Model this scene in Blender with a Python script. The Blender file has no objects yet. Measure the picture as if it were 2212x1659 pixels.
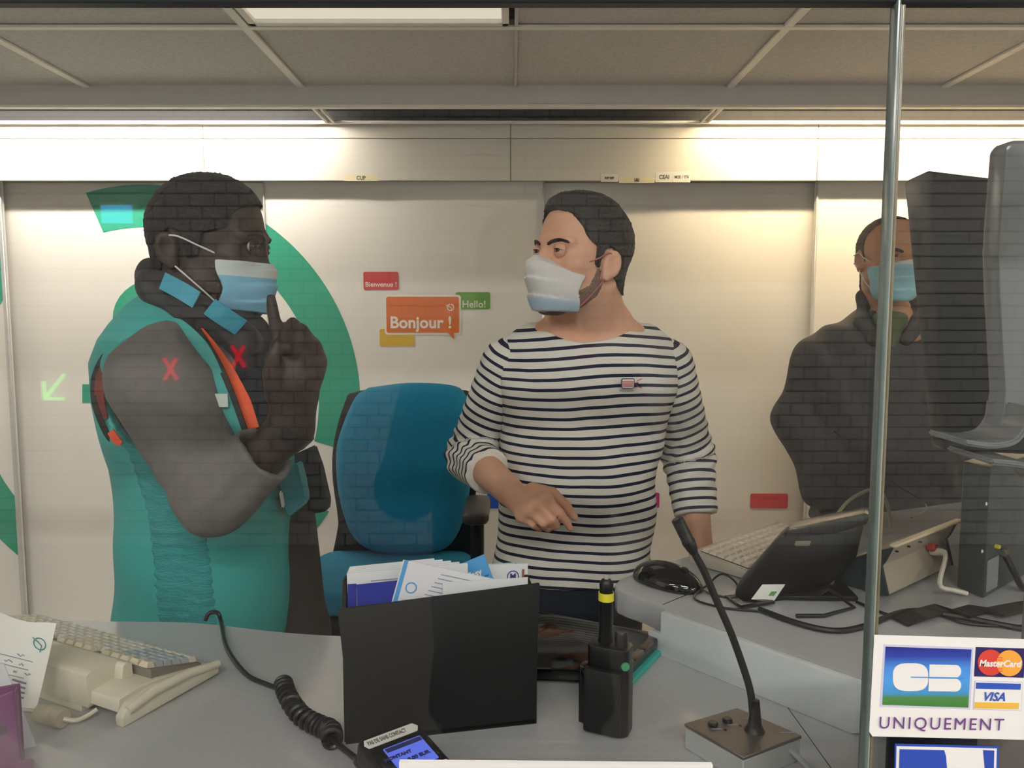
import bpy, bmesh, math, random
import numpy as np
from mathutils import Vector, Matrix, Euler
random.seed(7); np.random.seed(7)
SC = bpy.context.scene
COL = SC.collection
# ------------------------------------------------------------------ camera
CAM_H = 1.45; PITCH = math.radians(5.2); FPX = 1660.0
cam_d = bpy.data.cameras.new('camera'); cam = bpy.data.objects.new('camera', cam_d); COL.objects.link(cam)
cam_d.sensor_width = 36; cam_d.lens = FPX/2212*36; cam_d.clip_start = 0.01
cam.location = (0, 0, CAM_H); cam.rotation_euler = (math.pi/2-PITCH, 0, 0)
SC.camera = cam
vs = SC.view_settings
vs.view_transform = 'Standard'; vs.look = 'None'; vs.exposure = 0.0; vs.gamma = 1.0; vs.use_curve_mapping = False
# ------------------------------------------------------------------ world (dim even light of the station corridors)
W = bpy.data.worlds.new('world'); SC.world = W; W.use_nodes = True
W.node_tree.nodes['Background'].inputs[0].default_value = (1.0, 0.97, 0.93, 1)
W.node_tree.nodes['Background'].inputs[1].default_value = 1.3
# strengths of the lamps that the place has (built further down as real fittings)
TUBE_L = 118.0; TUBE_R = 134.0; COL_L = (1.0, 0.90, 0.80); COL_R = (1.0, 0.78, 0.50)
HALL = 79.0; COL_H = (1.0, 0.96, 0.92)

def P(px, py, Y):
    """world point seen at photo pixel (px,py) at depth Y"""
    a = (px-1106)/FPX; b = (829.5-py)/FPX
    d = Vector((a, math.cos(PITCH)+b*math.sin(PITCH), -math.sin(PITCH)+b*math.cos(PITCH)))
    s = Y/d.y
    return Vector((d.x*s, Y, CAM_H+d.z*s))
def PZ(px, py, z):
    a = (px-1106)/FPX; b = (829.5-py)/FPX
    d = Vector((a, math.cos(PITCH)+b*math.sin(PITCH), -math.sin(PITCH)+b*math.cos(PITCH)))
    s = (z-CAM_H)/d.z
    return Vector((d.x*s, d.y*s, z))
def lin(c):
    if len(c) == 4: c = c[:3]
    return tuple(((v/255)/12.92 if v/255 <= .04045 else ((v/255+.055)/1.055)**2.4) for v in c)+(1,)

# ------------------------------------------------------------------ materials
MATS = {}
def mat(name, col, rough=.5, metal=0., var=.05, vscale=18., bump=0., bscale=250., spec=.5, emit=0., ecol=None, coat=0., trans=0., ani=None):
    if name in MATS: return MATS[name]
    m = bpy.data.materials.new(name); m.use_nodes = True
    nt = m.node_tree; b = nt.nodes['Principled BSDF']
    tc = nt.nodes.new('ShaderNodeTexCoord')
    b.inputs['Roughness'].default_value = rough; b.inputs['Metallic'].default_value = metal
    b.inputs['Specular IOR Level'].default_value = spec
    b.inputs['Coat Weight'].default_value = coat
    c = lin(col)
    if var > 0:
        n = nt.nodes.new('ShaderNodeTexNoise'); n.inputs['Scale'].default_value = vscale; n.inputs['Detail'].default_value = 4
        nt.links.new(tc.outputs['Object'], n.inputs['Vector'])
        r = nt.nodes.new('ShaderNodeMapRange'); r.inputs[1].default_value = .25; r.inputs[2].default_value = .75
        r.inputs[3].default_value = 1-var; r.inputs[4].default_value = 1+var
        nt.links.new(n.outputs['Fac'], r.inputs[0])
        mx = nt.nodes.new('ShaderNodeVectorMath'); mx.operation = 'SCALE'; mx.inputs[0].default_value = c[:3]
        nt.links.new(r.outputs[0], mx.inputs['Scale']); nt.links.new(mx.outputs[0], b.inputs['Base Color'])
    else:
        b.inputs['Base Color'].default_value = c
    if bump > 0:
        n2 = nt.nodes.new('ShaderNodeTexNoise'); n2.inputs['Scale'].default_value = bscale; n2.inputs['Detail'].default_value = 2
        src = tc.outputs['Object']
        if ani:
            mp = nt.nodes.new('ShaderNodeMapping'); mp.inputs['Scale'].default_value = ani
            nt.links.new(src, mp.inputs[0]); src = mp.outputs[0]
        nt.links.new(src, n2.inputs['Vector'])
        bp = nt.nodes.new('ShaderNodeBump'); bp.inputs['Strength'].default_value = bump; bp.inputs['Distance'].default_value = .002
        nt.links.new(n2.outputs['Fac'], bp.inputs['Height']); nt.links.new(bp.outputs[0], b.inputs['Normal'])
    if emit > 0:
        b.inputs['Emission Color'].default_value = (ecol if ecol else c[:3])+(1,) if ecol is None or len(ecol) == 3 else ecol
        b.inputs['Emission Strength'].default_value = emit
    MATS[name] = m
    return m

# ------------------------------------------------------------------ scene objects
def tag(o, label=None, cat=None, group=None, kind=None):
    if label: o['label'] = label
    if cat: o['category'] = cat
    if group: o['group'] = group
    if kind: o['kind'] = kind
    return o
def thing(name, label, cat, loc=(0, 0, 0), rot=(0, 0, 0), group=None):
    o = bpy.data.objects.new(name, None); COL.objects.link(o)
    o.location = loc; o.rotation_euler = rot; o.empty_display_size = .05
    return tag(o, label, cat, group)
def link(name, me, m=None, parent=None, smooth=False):
    o = bpy.data.objects.new(name, me); COL.objects.link(o)
    if m is not None: me.materials.clear(); me.materials.append(m)
    if parent is not None: o.parent = parent
    if smooth: me.polygons.foreach_set('use_smooth', [True]*len(me.polygons))
    return o
def smooth_angle(me, deg=40):
    me.polygons.foreach_set('use_smooth', [True]*len(me.polygons))
    bm = bmesh.new(); bm.from_mesh(me)
    for e in bm.edges:
        if len(e.link_faces) == 2 and e.calc_face_angle(0) > math.radians(deg): e.smooth = False
    bm.to_mesh(me); bm.free()

class B:
    """collects solid shapes into one mesh"""
    def __init__(s): s.bm = bmesh.new()
    def _xf(s, vs_, M):
        if M is not None:
            for v in vs_: v.co = M @ v.co
    def box(s, c, size, bev=0., seg=2, M=None):
        t = bmesh.new(); bmesh.ops.create_cube(t, size=1)
        for v in t.verts: v.co = Vector((v.co.x*size[0], v.co.y*size[1], v.co.z*size[2]))
        if bev > 0: bmesh.ops.bevel(t, geom=t.edges[:], offset=min(bev, min(size)*.49), segments=seg, affect='EDGES', profile=.5)
        for v in t.verts: v.co = v.co+Vector(c)
        return s._merge(t, M)
    def _merge(s, t, M=None):
        if M is not None: bmesh.ops.transform(t, matrix=M, verts=t.verts)
        me = bpy.data.meshes.new('tmp'); t.to_mesh(me); t.free(); s.bm.from_mesh(me); bpy.data.meshes.remove(me); return s
    def prism(s, pts, h, bev=0., seg=2, M=None, z0=0.):
        """polygon in xy extruded from z0 to z0+h"""
        t = bmesh.new(); vs_ = [t.verts.new((p[0], p[1], z0)) for p in pts]
        f = t.faces.new(vs_); r = bmesh.ops.extrude_face_region(t, geom=[f])
        bmesh.ops.translate(t, vec=(0, 0, h), verts=[g for g in r['geom'] if isinstance(g, bmesh.types.BMVert)])
        bmesh.ops.recalc_face_normals(t, faces=t.faces)
        if bev > 0: bmesh.ops.bevel(t, geom=t.edges[:], offset=bev, segments=seg, affect='EDGES', profile=.5)
        return s._merge(t, M)
    def lathe(s, prof, seg=24, M=None):
        """profile of (r,z) about z"""
        t = bmesh.new(); rings = []
        for r, z in prof:
            if r < 1e-6: rings.append([t.verts.new((0, 0, z))])
            else: rings.append([t.verts.new((r*math.cos(2*math.pi*i/seg), r*math.sin(2*math.pi*i/seg), z)) for i in range(seg)])
        for a, b in zip(rings, rings[1:]):
            for i in range(seg):
                j = (i+1) % seg
                if len(a) == 1 and len(b) == 1: continue
                if len(a) == 1: t.faces.new((a[0], b[i], b[j]))
                elif len(b) == 1: t.faces.new((a[i], a[j], b[0]))
                else: t.faces.new((a[i], a[j], b[j], b[i]))
        closed = prof[0] == prof[-1]
        if len(rings[0]) > 1 and not closed: t.faces.new(rings[0])
        if len(rings[-1]) > 1 and not closed: t.faces.new(rings[-1])
        if closed: bmesh.ops.remove_doubles(t, verts=t.verts, dist=1e-7)
        bmesh.ops.recalc_face_normals(t, faces=t.faces)
        return s._merge(t, M)
    def tube(s, pts, rad, seg=10, M=None, flat=None):
        """round bar along a polyline; rad number or list"""
        pts = [Vector(p) for p in pts]; n = len(pts)
        rr = rad if isinstance(rad, (list, tuple)) else [rad]*n
        t = bmesh.new(); rings = []; up = None
        for i, p in enumerate(pts):
            d = (pts[min(i+1, n-1)]-pts[max(i-1, 0)]).normalized()
            if up is None:
                up = Vector((0, 0, 1)) if abs(d.z) < .9 else Vector((1, 0, 0))
            x = d.cross(up).normalized(); up = x.cross(d).normalized()
            fx = flat or 1.
            rings.append([t.verts.new(p+(x*math.cos(2*math.pi*k/seg)+up*math.sin(2*math.pi*k/seg)*fx)*rr[i]) for k in range(seg)])
        for a, b in zip(rings, rings[1:]):
            for k in range(seg): t.faces.new((a[k], a[(k+1) % seg], b[(k+1) % seg], b[k]))
        t.faces.new(rings[0]); t.faces.new(rings[-1])
        bmesh.ops.recalc_face_normals(t, faces=t.faces)
        return s._merge(t, M)
    def quads(s, verts, faces, M=None):
        t = bmesh.new(); vv = [t.verts.new(v) for v in verts]
        for f in faces: t.faces.new([vv[i] for i in f])
        return s._merge(t, M)
    def build(s, name, m, parent=None, smooth=40):
        me = bpy.data.meshes.new(name); s.bm.to_mesh(me); s.bm.free()
        o = link(name, me, m, parent)
        if smooth: smooth_angle(me, smooth)
        return o
def spline(pts, n=12):
    """Catmull-Rom through points"""
    pts = [Vector(p) for p in pts]; q = [pts[0]*2-pts[1]]+pts+[pts[-1]*2-pts[-2]]; out = []
    for i in range(1, len(q)-2):
        p0, p1, p2, p3 = q[i-1], q[i], q[i+1], q[i+2]
        for k in range(n):
            t = k/n
            out.append(.5*((2*p1)+(-p0+p2)*t+(2*p0-5*p1+4*p2-p3)*t*t+(-p0+3*p1-3*p2+p3)*t**3))
    out.append(pts[-1]); return out
def frame(o, x, y, z):
    M = Matrix.Identity(4)
    for i in range(3): M[i][0] = x[i]; M[i][1] = y[i]; M[i][2] = z[i]; M[i][3] = o[i]
    return M
def rrect(w, h, r, n=5, cx=0, cy=0):
    out = []
    for (sx, sy, a0) in ((1, -1, -90), (1, 1, 0), (-1, 1, 90), (-1, -1, 180)):
        for k in range(n+1):
            a = math.radians(a0+90*k/n); out.append((cx+sx*(w/2-r)+r*math.cos(a), cy+sy*(h/2-r)+r*math.sin(a)))
    return out
def text(body, size, M, m, parent, name='lettering', bold=0., depth=.0004, align='LEFT', shear=0., space=1., sx=1.):
    cu = bpy.data.curves.new('t', 'FONT'); cu.body = body; cu.size = size; cu.extrude = depth; cu.offset = bold
    cu.align_x = align; cu.shear = shear; cu.space_character = space; cu.resolution_u = 3
    to = bpy.data.objects.new('t', cu); COL.objects.link(to)
    dg = bpy.context.evaluated_depsgraph_get(); dg.update()
    me = bpy.data.meshes.new_from_object(to.evaluated_get(dg))
    bpy.data.objects.remove(to); bpy.data.curves.remove(cu)
    me.transform(Matrix.Diagonal((sx, 1, 1, 1))); me.transform(M)
    o = link(name, me, m, parent); return o
def upright(o, yaw=0.):
    """frame for print on a vertical surface facing the camera (-Y)"""
    return Matrix.Translation(Vector(o)) @ Matrix.Rotation(yaw, 4, 'Z') @ Matrix.Rotation(math.pi/2, 4, 'X')

# ------------------------------------------------------------------ blended solids on a voxel field (people, soft goods)
class Field:
    def __init__(s, lo, hi, h):
        s.lo = np.array(lo, float); s.h = h
        s.n = np.ceil((np.array(hi, float)-s.lo)/h).astype(int)+1
        s.ax = [s.lo[i]+h*np.arange(s.n[i]) for i in range(3)]
        s.D = np.full(s.n, 1.0, np.float32)
    def grid(s, sl=None):
        a = s.ax if sl is None else [s.ax[i][sl[i]] for i in range(3)]
        return (a[0][:, None, None].astype(np.float32), a[1][None, :, None].astype(np.float32), a[2][None, None, :].astype(np.float32))
    def _sl(s, lo, hi):
        out = []
        for i in range(3):
            a = int(max(0, math.floor((lo[i]-s.lo[i])/s.h))); b = int(min(s.n[i], math.ceil((hi[i]-s.lo[i])/s.h)+1))
            if b <= a: return None
            out.append(slice(a, b))
        return tuple(out)
    def op(s, fn, lo, hi, k, mode='u'):
        mg = k+4*s.h; sl = s._sl([v-mg for v in lo], [v+mg for v in hi])
        if sl is None: return
        d = fn(*s.grid(sl)).astype(np.float32); a = s.D[sl]
        if mode == 'u':
            if k <= 0: s.D[sl] = np.minimum(a, d)
            else:
                t = np.clip(.5+.5*(a-d)/k, 0, 1); s.D[sl] = a+(d-a)*t-k*t*(1-t)
        else:
            d = -d
            if k <= 0: s.D[sl] = np.maximum(a, d)
            else:
                t = np.clip(.5-.5*(a-d)/k, 0, 1); s.D[sl] = a+(d-a)*t+k*t*(1-t)
    def cone(s, a, b, ra, rb=None, k=.01, mode='u'):
        rb = ra if rb is None else rb; a = np.array(a, float); b = np.array(b, float); R = max(ra, rb)
        ab = b-a; L = float(ab @ ab)+1e-12
        def fn(X, Y, Z):
            px, py, pz = X-a[0], Y-a[1], Z-a[2]
            t = np.clip((px*ab[0]+py*ab[1]+pz*ab[2])/L, 0, 1)
            return np.sqrt((px-t*ab[0])**2+(py-t*ab[1])**2+(pz-t*ab[2])**2)-(ra+(rb-ra)*t)
        s.op(fn, np.minimum(a, b)-R, np.maximum(a, b)+R, k, mode)
    def ell(s, c, r, k=.01, R=None, mode='u'):
        c = np.array(c, float); r = np.array(r, float); R = np.eye(3) if R is None else np.array(R)
        def fn(X, Y, Z):
            px, py, pz = X-c[0], Y-c[1], Z-c[2]
            q = [px*R[0, i]+py*R[1, i]+pz*R[2, i] for i in range(3)]
            k0 = np.sqrt(sum((q[i]/r[i])**2 for i in range(3))); k1 = np.sqrt(sum((q[i]/r[i]**2)**2 for i in range(3)))+1e-9
            return k0*(k0-1)/k1
        m = float(r.max()); s.op(fn, c-m, c+m, k, mode)
    def rbox(s, c, half, rad, k=.005, R=None, mode='u'):
        c = np.array(c, float); half = np.array(half, float); R = np.eye(3) if R is None else np.array(R)
        def fn(X, Y, Z):
            px, py, pz = X-c[0], Y-c[1], Z-c[2]
            q = [np.abs(px*R[0, i]+py*R[1, i]+pz*R[2, i])-(half[i]-rad) for i in range(3)]
            o = np.sqrt(sum(np.maximum(v, 0)**2 for v in q)); return o+np.minimum(np.maximum(np.maximum(q[0], q[1]), q[2]), 0)-rad
        m = float(np.linalg.norm(half)); s.op(fn, c-m, c+m, k, mode)
    def loft(s, rings, k=.01, n=2.4, infl=0., mode='u', cap=.0):
        """rings: z,cx,cy,rx,ry"""
        r = sorted(rings); z = np.array([q[0] for q in r]); V = [np.array([q[i] for q in r]) for i in range(1, 5)]
        def fn(X, Y, Z):
            cx, cy, rx, ry = [np.interp(Z, z, v) for v in V]; rx = rx+infl; ry = ry+infl
            q = (np.abs((X-cx)/rx)**n+np.abs((Y-cy)/ry)**n)**(1/n)
            d = (q-1)*np.minimum(rx, ry)
            return np.maximum(d, np.maximum(Z-z[-1]-cap, z[0]-Z-cap))
        mx = max(V[2])+infl; my = max(V[3])+infl
        s.op(fn, (min(V[0])-mx, min(V[1])-my, z[0]-cap), (max(V[0])+mx, max(V[1])+my, z[-1]+cap), k, mode)
    def clip(s, fn):
        """keep where fn<0"""
        s.D = np.maximum(s.D, fn(*s.grid()).astype(np.float32))
    def disp(s, fn):
        s.D = s.D+fn(*s.grid()).astype(np.float32)
    def verts(s):
        D = s.D; D = np.pad(D, 1, constant_values=1.0); S = D < 0
        c = [S[i:S.shape[0]-1+i, j:S.shape[1]-1+j, k:S.shape[2]-1+k] for i in (0, 1) for j in (0, 1) for k in (0, 1)]
        sm = sum(x.astype(np.int8) for x in c); act = (sm > 0) & (sm < 8)
        idx = np.argwhere(act); N = len(idx)
        off = [(i, j, k) for i in (0, 1) for j in (0, 1) for k in (0, 1)]
        V = np.stack([D[idx[:, 0]+o[0], idx[:, 1]+o[1], idx[:, 2]+o[2]] for o in off], 1)
        acc = np.zeros((N, 3)); cnt = np.zeros(N)
        for a in range(8):
            for b in range(a+1, 8):
                if sum(abs(off[a][i]-off[b][i]) for i in range(3)) != 1: continue
                m = (V[:, a] < 0) != (V[:, b] < 0)
                t = V[m, a]/(V[m, a]-V[m, b]); t = np.clip(t, .02, .98)
                acc[m] += np.array(off[a])+t[:, None]*(np.array(off[b])-np.array(off[a])); cnt[m] += 1
        pos = (idx+acc/cnt[:, None]-1)*s.h+s.lo
        mp = np.full(act.shape, -1, np.int32); mp[act] = np.arange(N)
        F = []
        for ax in range(3):
            a1, a2 = (ax+1) % 3, (ax+2) % 3
            sa = [slice(None)]*3; sb = [slice(None)]*3
            sa[ax] = slice(0, -1); sb[ax] = slice(1, None)
            A = S[tuple(sa)]; Bq = S[tuple(sb)]
            e = np.argwhere(A != Bq); e = e[(e[:, a1] > 0) & (e[:, a2] > 0) & (e[:, a1] < S.shape[a1]-1) & (e[:, a2] < S.shape[a2]-1)]
            ins = A[e[:, 0], e[:, 1], e[:, 2]]
            def cell(d1, d2):
                q = e.copy(); q[:, a1] -= d1; q[:, a2] -= d2; return mp[q[:, 0], q[:, 1], q[:, 2]]
            Q = np.stack([cell(1, 1), cell(0, 1), cell(0, 0), cell(1, 0)], 1)
            Q[~ins] = Q[~ins][:, ::-1]; F.append(Q)
        return pos, np.concatenate(F)
    def build(s, name, m, parent=None, relax=1, origin=None):
        pos, F = s.verts()
        for _ in range(relax):
            acc = np.zeros_like(pos); cnt = np.zeros(len(pos))
            for a, b in ((0, 1), (1, 2), (2, 3), (3, 0)):
                np.add.at(acc, F[:, a], pos[F[:, b]]); np.add.at(acc, F[:, b], pos[F[:, a]])
                np.add.at(cnt, F[:, a], 1); np.add.at(cnt, F[:, b], 1)
            pos = pos*.5+.5*acc/np.maximum(cnt, 1)[:, None]
        if origin is not None: pos = pos-np.array(origin)
        me = bpy.data.meshes.new(name)
        me.vertices.add(len(pos)); me.vertices.foreach_set('co', pos.astype(np.float32).ravel())
        me.loops.add(len(F)*4); me.loops.foreach_set('vertex_index', F.astype(np.int32).ravel())
        me.polygons.add(len(F)); me.polygons.foreach_set('loop_start', np.arange(len(F), dtype=np.int32)*4)
        me.update(calc_edges=True); me.validate()
        o = link(name, me, m, parent, True)
        return o, pos
def attr(o, name, vals):
    a = o.data.attributes.new(name, 'FLOAT', 'POINT'); a.data.foreach_set('value', np.asarray(vals, np.float32))
def poly_sdf(px, py, pts):
    """signed distance to a polygon (negative inside)"""
    n = len(pts); d = None; sgn = np.ones(np.broadcast(px, py).shape, np.float32)
    for i in range(n):
        ax, ay = pts[i]; bx, by = pts[i-1]
        ex, ey = bx-ax, by-ay; wx, wy = px-ax, py-ay
        t = np.clip((wx*ex+wy*ey)/(ex*ex+ey*ey), 0, 1); q = (wx-ex*t)**2+(wy-ey*t)**2
        d = q if d is None else np.minimum(d, q)
        c1 = (py >= ay); c2 = (py < by); c3 = (ex*wy > ey*wx)
        f = (c1 & c2 & c3) | (~c1 & ~c2 & ~c3); sgn = np.where(f, -sgn, sgn)
    return sgn*np.sqrt(d)
# ================================================================== THE ROOM
def structure(o): o['kind'] = 'structure'; return o
WHITE = mat('white laminate', (226, 222, 215), .38, var=.02, vscale=3)
FASC = mat('fascia paint', (216, 211, 200), .5, var=.02, vscale=3)
TILE = mat('ceiling tile mineral fibre', (200, 196, 194), .95, var=.12, vscale=90, bump=.6, bscale=160)
TBAR = mat('ceiling bar white', (240, 235, 226), .45, var=.03)
PEL = mat('pelmet grey', (212, 211, 212), .5, var=.02)
DARKM = mat('dark grey metal', (62, 62, 64), .45, var=.04)
ALU = mat('aluminium edge', (205, 205, 203), .3, metal=.4, var=.02)
LAM = mat('grey desk laminate', (172, 172, 174), .15, var=.035, vscale=140, bump=.03, bscale=300, spec=.7)
LAM2 = mat('pale grey desk panel', (206, 212, 214), .42, var=.03, vscale=140)
FLOORM = mat('grey floor vinyl', (186, 182, 176), .55, var=.08, vscale=12)
WALLM = mat('painted side wall', (226, 221, 214), .7, var=.03, vscale=4)
BLACKM = mat('black steel', (18, 20, 22), .45, var=.05)
BULK_Y = 2.75
CEIL_Z = P(1106, 187, BULK_Y).z; LIP_Z = P(1106, 229, BULK_Y).z
FASC_Y = 3.02; FASC_B = P(1106, 391, FASC_Y).z; FASC_T = P(1106, 272, FASC_Y).z
DF = 3.085; DR = 3.125
XW = 2.95
o = structure(B().box((0, 1.9, -.03), (2*XW, 3.0, .06)).build('floor', FLOORM))
structure(B().box((-XW-.04, 1.9, 1.2), (.08, 3.0, 2.6)).build('wall_left', WALLM))
structure(B().box((XW+.04, 1.9, 1.2), (.08, 3.0, 2.6)).build('wall_right', WALLM))
structure(B().box((0, 3.24, 1.2), (2*XW, .12, 2.6)).build('wall_back', WALLM))
# sliding cupboard doors: front and rear tracks
xl = P(17, 678, DF).x; x1 = P(577, 678, DF).x; x2 = P(1174, 678, DF).x; x3 = P(1754, 678, DF).x
def door(n, xa, xb, y, ztop):
    d = structure(B().box(((xa+xb)/2, y+.009, ztop/2+.02), (xb-xa, .018, ztop-.04), .0015, 1).build('door_%d' % n, WHITE))
    return d
DT = FASC_B+.03
door(1, -XW, xl, DF, DT); door(2, xl-.06, x1+.06, DR, DT); door(3, x1, x2, DF, DT); door(4, x2-.06, x3+.06, DR, DT); door(5, x3, XW, DF, DT)
for k, (x, w) in enumerate(((xl-.004, .016), (x1+.002, .006), (x2-.002, .006), (x3+.003, .008))):
    structure(B().box((x, DF-.003, DT/2), (w, .012, DT-.05), .002, 1).build('trim_%d' % (k+1), ALU))
# fascia over the doors, in two heights of boards
zj = P(1106, 299, FASC_Y).z; xj = P(1103, 340, FASC_Y).x
fas = B().box((0, FASC_Y+.06, (FASC_B+FASC_T)/2+.01), (2*XW, .10, FASC_T-FASC_B)).build('trim_5', mat('fascia core', (120, 117, 112), .7)); structure(fas)
def board(xa, xb, za, zb):
    b = B().box(((xa+xb)/2, FASC_Y+.005, (za+zb)/2), (xb-xa-.003, .010, zb-za-.003), .001, 1).build('panel', FASC, fas)
xs = [-XW, xj-2*1.18, xj-1.18, xj, xj+1.18, xj+2*1.18, XW]
for a, b in zip(xs, xs[1:]):
    board(a, b, FASC_B, zj)
    board(a, b, zj, FASC_T+.01)
# ---- ceiling: tiles on bars
TX = .745; X0 = .012
ceil = structure(B().box((0, 1.65, CEIL_Z+.08), (2*XW, 2.5, .05)).build('ceiling', mat('ceiling void', (70, 68, 66), .9)))
rows = [BULK_Y, P(1106, 59, 2.1).y, 1.59, 1.01, .43]
rows[1] = PZ(1106, 58, CEIL_Z).y
kx = list(range(-4, 5))
tile_me = None
for ri, (yb, ya) in enumerate(zip(rows, rows[1:])):
    for k in kx[:-1]:
        if ri == 1 and k == -1: continue
        sx, sy = TX-.006, (yb-ya)-.006
        t = B().box((0, 0, 0), (sx, sy, .018), .003, 1).build('ceiling_tile', TILE, ceil)
        t.location = (X0+TX*(k+.5), (ya+yb)/2, CEIL_Z+.014)
for k in kx:
    w = .026 if k else .010
    B().box((X0+TX*k, (BULK_Y+.43)/2, CEIL_Z), (w, BULK_Y-.43, .008), .001, 1).build('ceiling_bar', TBAR if k else TILE, ceil)
for y in rows[1:]:
    B().box((0, y, CEIL_Z-.001), (2*XW, .022, .008), .001, 1).build('ceiling_bar', TBAR, ceil)
# flush ceiling luminaire in the second row (prismatic panel)
lum = thing('ceiling_luminaire', 'flush rectangular ceiling luminaire with pale diffuser at the top of the window', 'ceiling light',
            (X0-TX/2, (rows[1]+rows[2])/2, CEIL_Z+.006))
ly = rows[1]-rows[2]
fr = B()
for sx in (-1, 1): fr.box((sx*(TX/2-.03), 0, 0), (.02, ly-.04, .024), .002, 1)
for sy in (-1, 1): fr.box((0, sy*(ly/2-.03), 0), (TX-.04, .02, .024), .002, 1)
fr.build('frame', TBAR, lum)
B().box((0, 0, .004), (TX-.07, ly-.07, .006)).build('diffuser', mat('luminaire diffuser', (225, 218, 204), .6, var=.02, emit=.55, ecol=(1., .93, .8)), lum)
# ---- pelmet, light trough and fluorescent tubes
structure(B().box((0, BULK_Y+.008, (CEIL_Z+LIP_Z)/2+.004), (2*XW, .016, CEIL_Z-LIP_Z+.008), .001, 1).build('trim_6', PEL))
RAIL_Y = 2.985
structure(B().box((0, BULK_Y+.010, LIP_Z+.001), (2*XW, .028, .012), .002, 1).build('trim_7', TBAR))
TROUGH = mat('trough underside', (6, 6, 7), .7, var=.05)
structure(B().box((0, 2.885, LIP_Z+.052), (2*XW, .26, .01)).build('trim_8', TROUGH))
zr = P(1106, 264, RAIL_Y).z
structure(B().box((0, RAIL_Y, zr), (2*XW, .012, .010), .002, 1).build('trim_9', TBAR))
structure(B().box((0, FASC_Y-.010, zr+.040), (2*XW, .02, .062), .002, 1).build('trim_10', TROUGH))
bx = [P(695, 245, 2.86).x, P(1540, 245, 2.86).x]
n = 11
for x in (bx[0]-1.46, bx[0], bx[1], bx[1]+1.46):
    for dx in (-.012, .014):
        structure(B().box((x+dx, (BULK_Y+RAIL_Y)/2+.005, LIP_Z+.004), (.010, RAIL_Y-BULK_Y-.01, .012), .001, 1).build('trim_%d' % n, TBAR)); n += 1
def tube_light(label, xa, xb, col, st):
    z = LIP_Z+.026; y = BULK_Y+.036
    t = thing('fluorescent_tube', label, 'light', ((xa+xb)/2, y, z), (0, math.pi/2, 0), 'cornice fluorescent tubes')
    L = xb-xa
    B().lathe([(.0, -L/2), (.0125, -L/2), (.0125, L/2), (.0, L/2)], 14).build('tube', mat('tube glow '+label[:14], (255, 250, 240), .4, var=0, emit=st, ecol=col), t)
    for s in (-1, 1): B().lathe([(0, s*(L/2+.018)), (.0135, s*(L/2+.018)), (.0135, s*(L/2-.004)), (0, s*(L/2-.004))], 14).build('end_cap', ALU, t)
tube_light('cool white fluorescent tube hidden behind the pelmet above the roundel', bx[0]-1.40, bx[0]-.06, COL_L, TUBE_L)
tube_light('warm fluorescent tube hidden behind the pelmet above the man in black', bx[1]+.02, bx[1]+1.40, COL_R, TUBE_R)
tube_light('cool white fluorescent tube in the far left end of the cornice', -2.92, bx[0]-1.5, COL_L, TUBE_L)
tube_light('warm fluorescent tube in the far right end of the cornice', bx[1]+1.5, 2.92, COL_R, TUBE_R)
# ---- booth front: header, glass panes, wall below the counter
GY = .56
zh = P(1106, 11, GY).z
structure(B().box((0, GY+.001, zh+.025), (2*XW, .012, .05), .002, 1).build('trim_33', mat('window header dark', (38, 42, 44), .4, var=.04)))
structure(B().box((0, GY+.02, .50), (2*XW, .05, 1.0)).build('wall_counter', mat('counter front', (120, 118, 114), .6)))
def glass_mat(name, refl, tint):
    m = bpy.data.materials.new(name); m.use_nodes = True; nt = m.node_tree; nt.nodes.clear()
    out = nt.nodes.new('ShaderNodeOutputMaterial'); mx = nt.nodes.new('ShaderNodeMixShader')
    tr = nt.nodes.new('ShaderNodeBsdfTransparent'); tr.inputs[0].default_value = tint+(1,)
    gl = nt.nodes.new('ShaderNodeBsdfGlossy'); gl.inputs['Roughness'].default_value = .0; gl.inputs[0].default_value = (1, 1, 1, 1)
    fr_ = nt.nodes.new('ShaderNodeFresnel'); fr_.inputs[0].default_value = 1.5
    mm = nt.nodes.new('ShaderNodeMath'); mm.operation = 'MULTIPLY'; mm.inputs[1].default_value = refl
    nt.links.new(fr_.outputs[0], mm.inputs[0]); nt.links.new(mm.outputs[0], mx.inputs[0])
    nt.links.new(tr.outputs[0], mx.inputs[1]); nt.links.new(gl.outputs[0], mx.inputs[2]); nt.links.new(mx.outputs[0], out.inputs[0])
    return m
GLASS = glass_mat('window glass', .46, (.985, .995, .985))
xg = P(1897, 829, GY).x
g1 = structure(B().box(((xg-2.2)/2, GY, 1.35), (xg+2.2, .008, .75)).build('window_1', GLASS, None, 0))
g2 = structure(B().box(((xg+.0065+2.2)/2, GY+.004, 1.35), (2.2-xg-.0065, .008, .75)).build('window_2', GLASS, None, 0))
structure(B().box((0, GY, (zh+.05+CEIL_Z)/2), (2*XW, .008, CEIL_Z-zh-.05)).build('window_added', GLASS, None, 0))  # unseen transom pane, added so hall light reaches the shirt and desk
edge = mat('glass edge green', (92, 104, 100), .18, var=.12, vscale=40, spec=.6)
structure(B().box((xg+.0008, GY, 1.35), (.0026, .0125, .75), .0015, 2).build('trim_30', edge))
structure(B().box((xg+.0060, GY+.004, 1.35), (.0026, .0125, .75), .001, 2).build('trim_31', mat('glass edge amber', (112, 104, 82), .25, var=.2, vscale=30)))
structure(B().box((xg+.0034, GY+.003, 1.35), (.0026, .010, .75)).build('trim_32', mat('glass edge pale', (150, 152, 140), .3, var=.1)))

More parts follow.
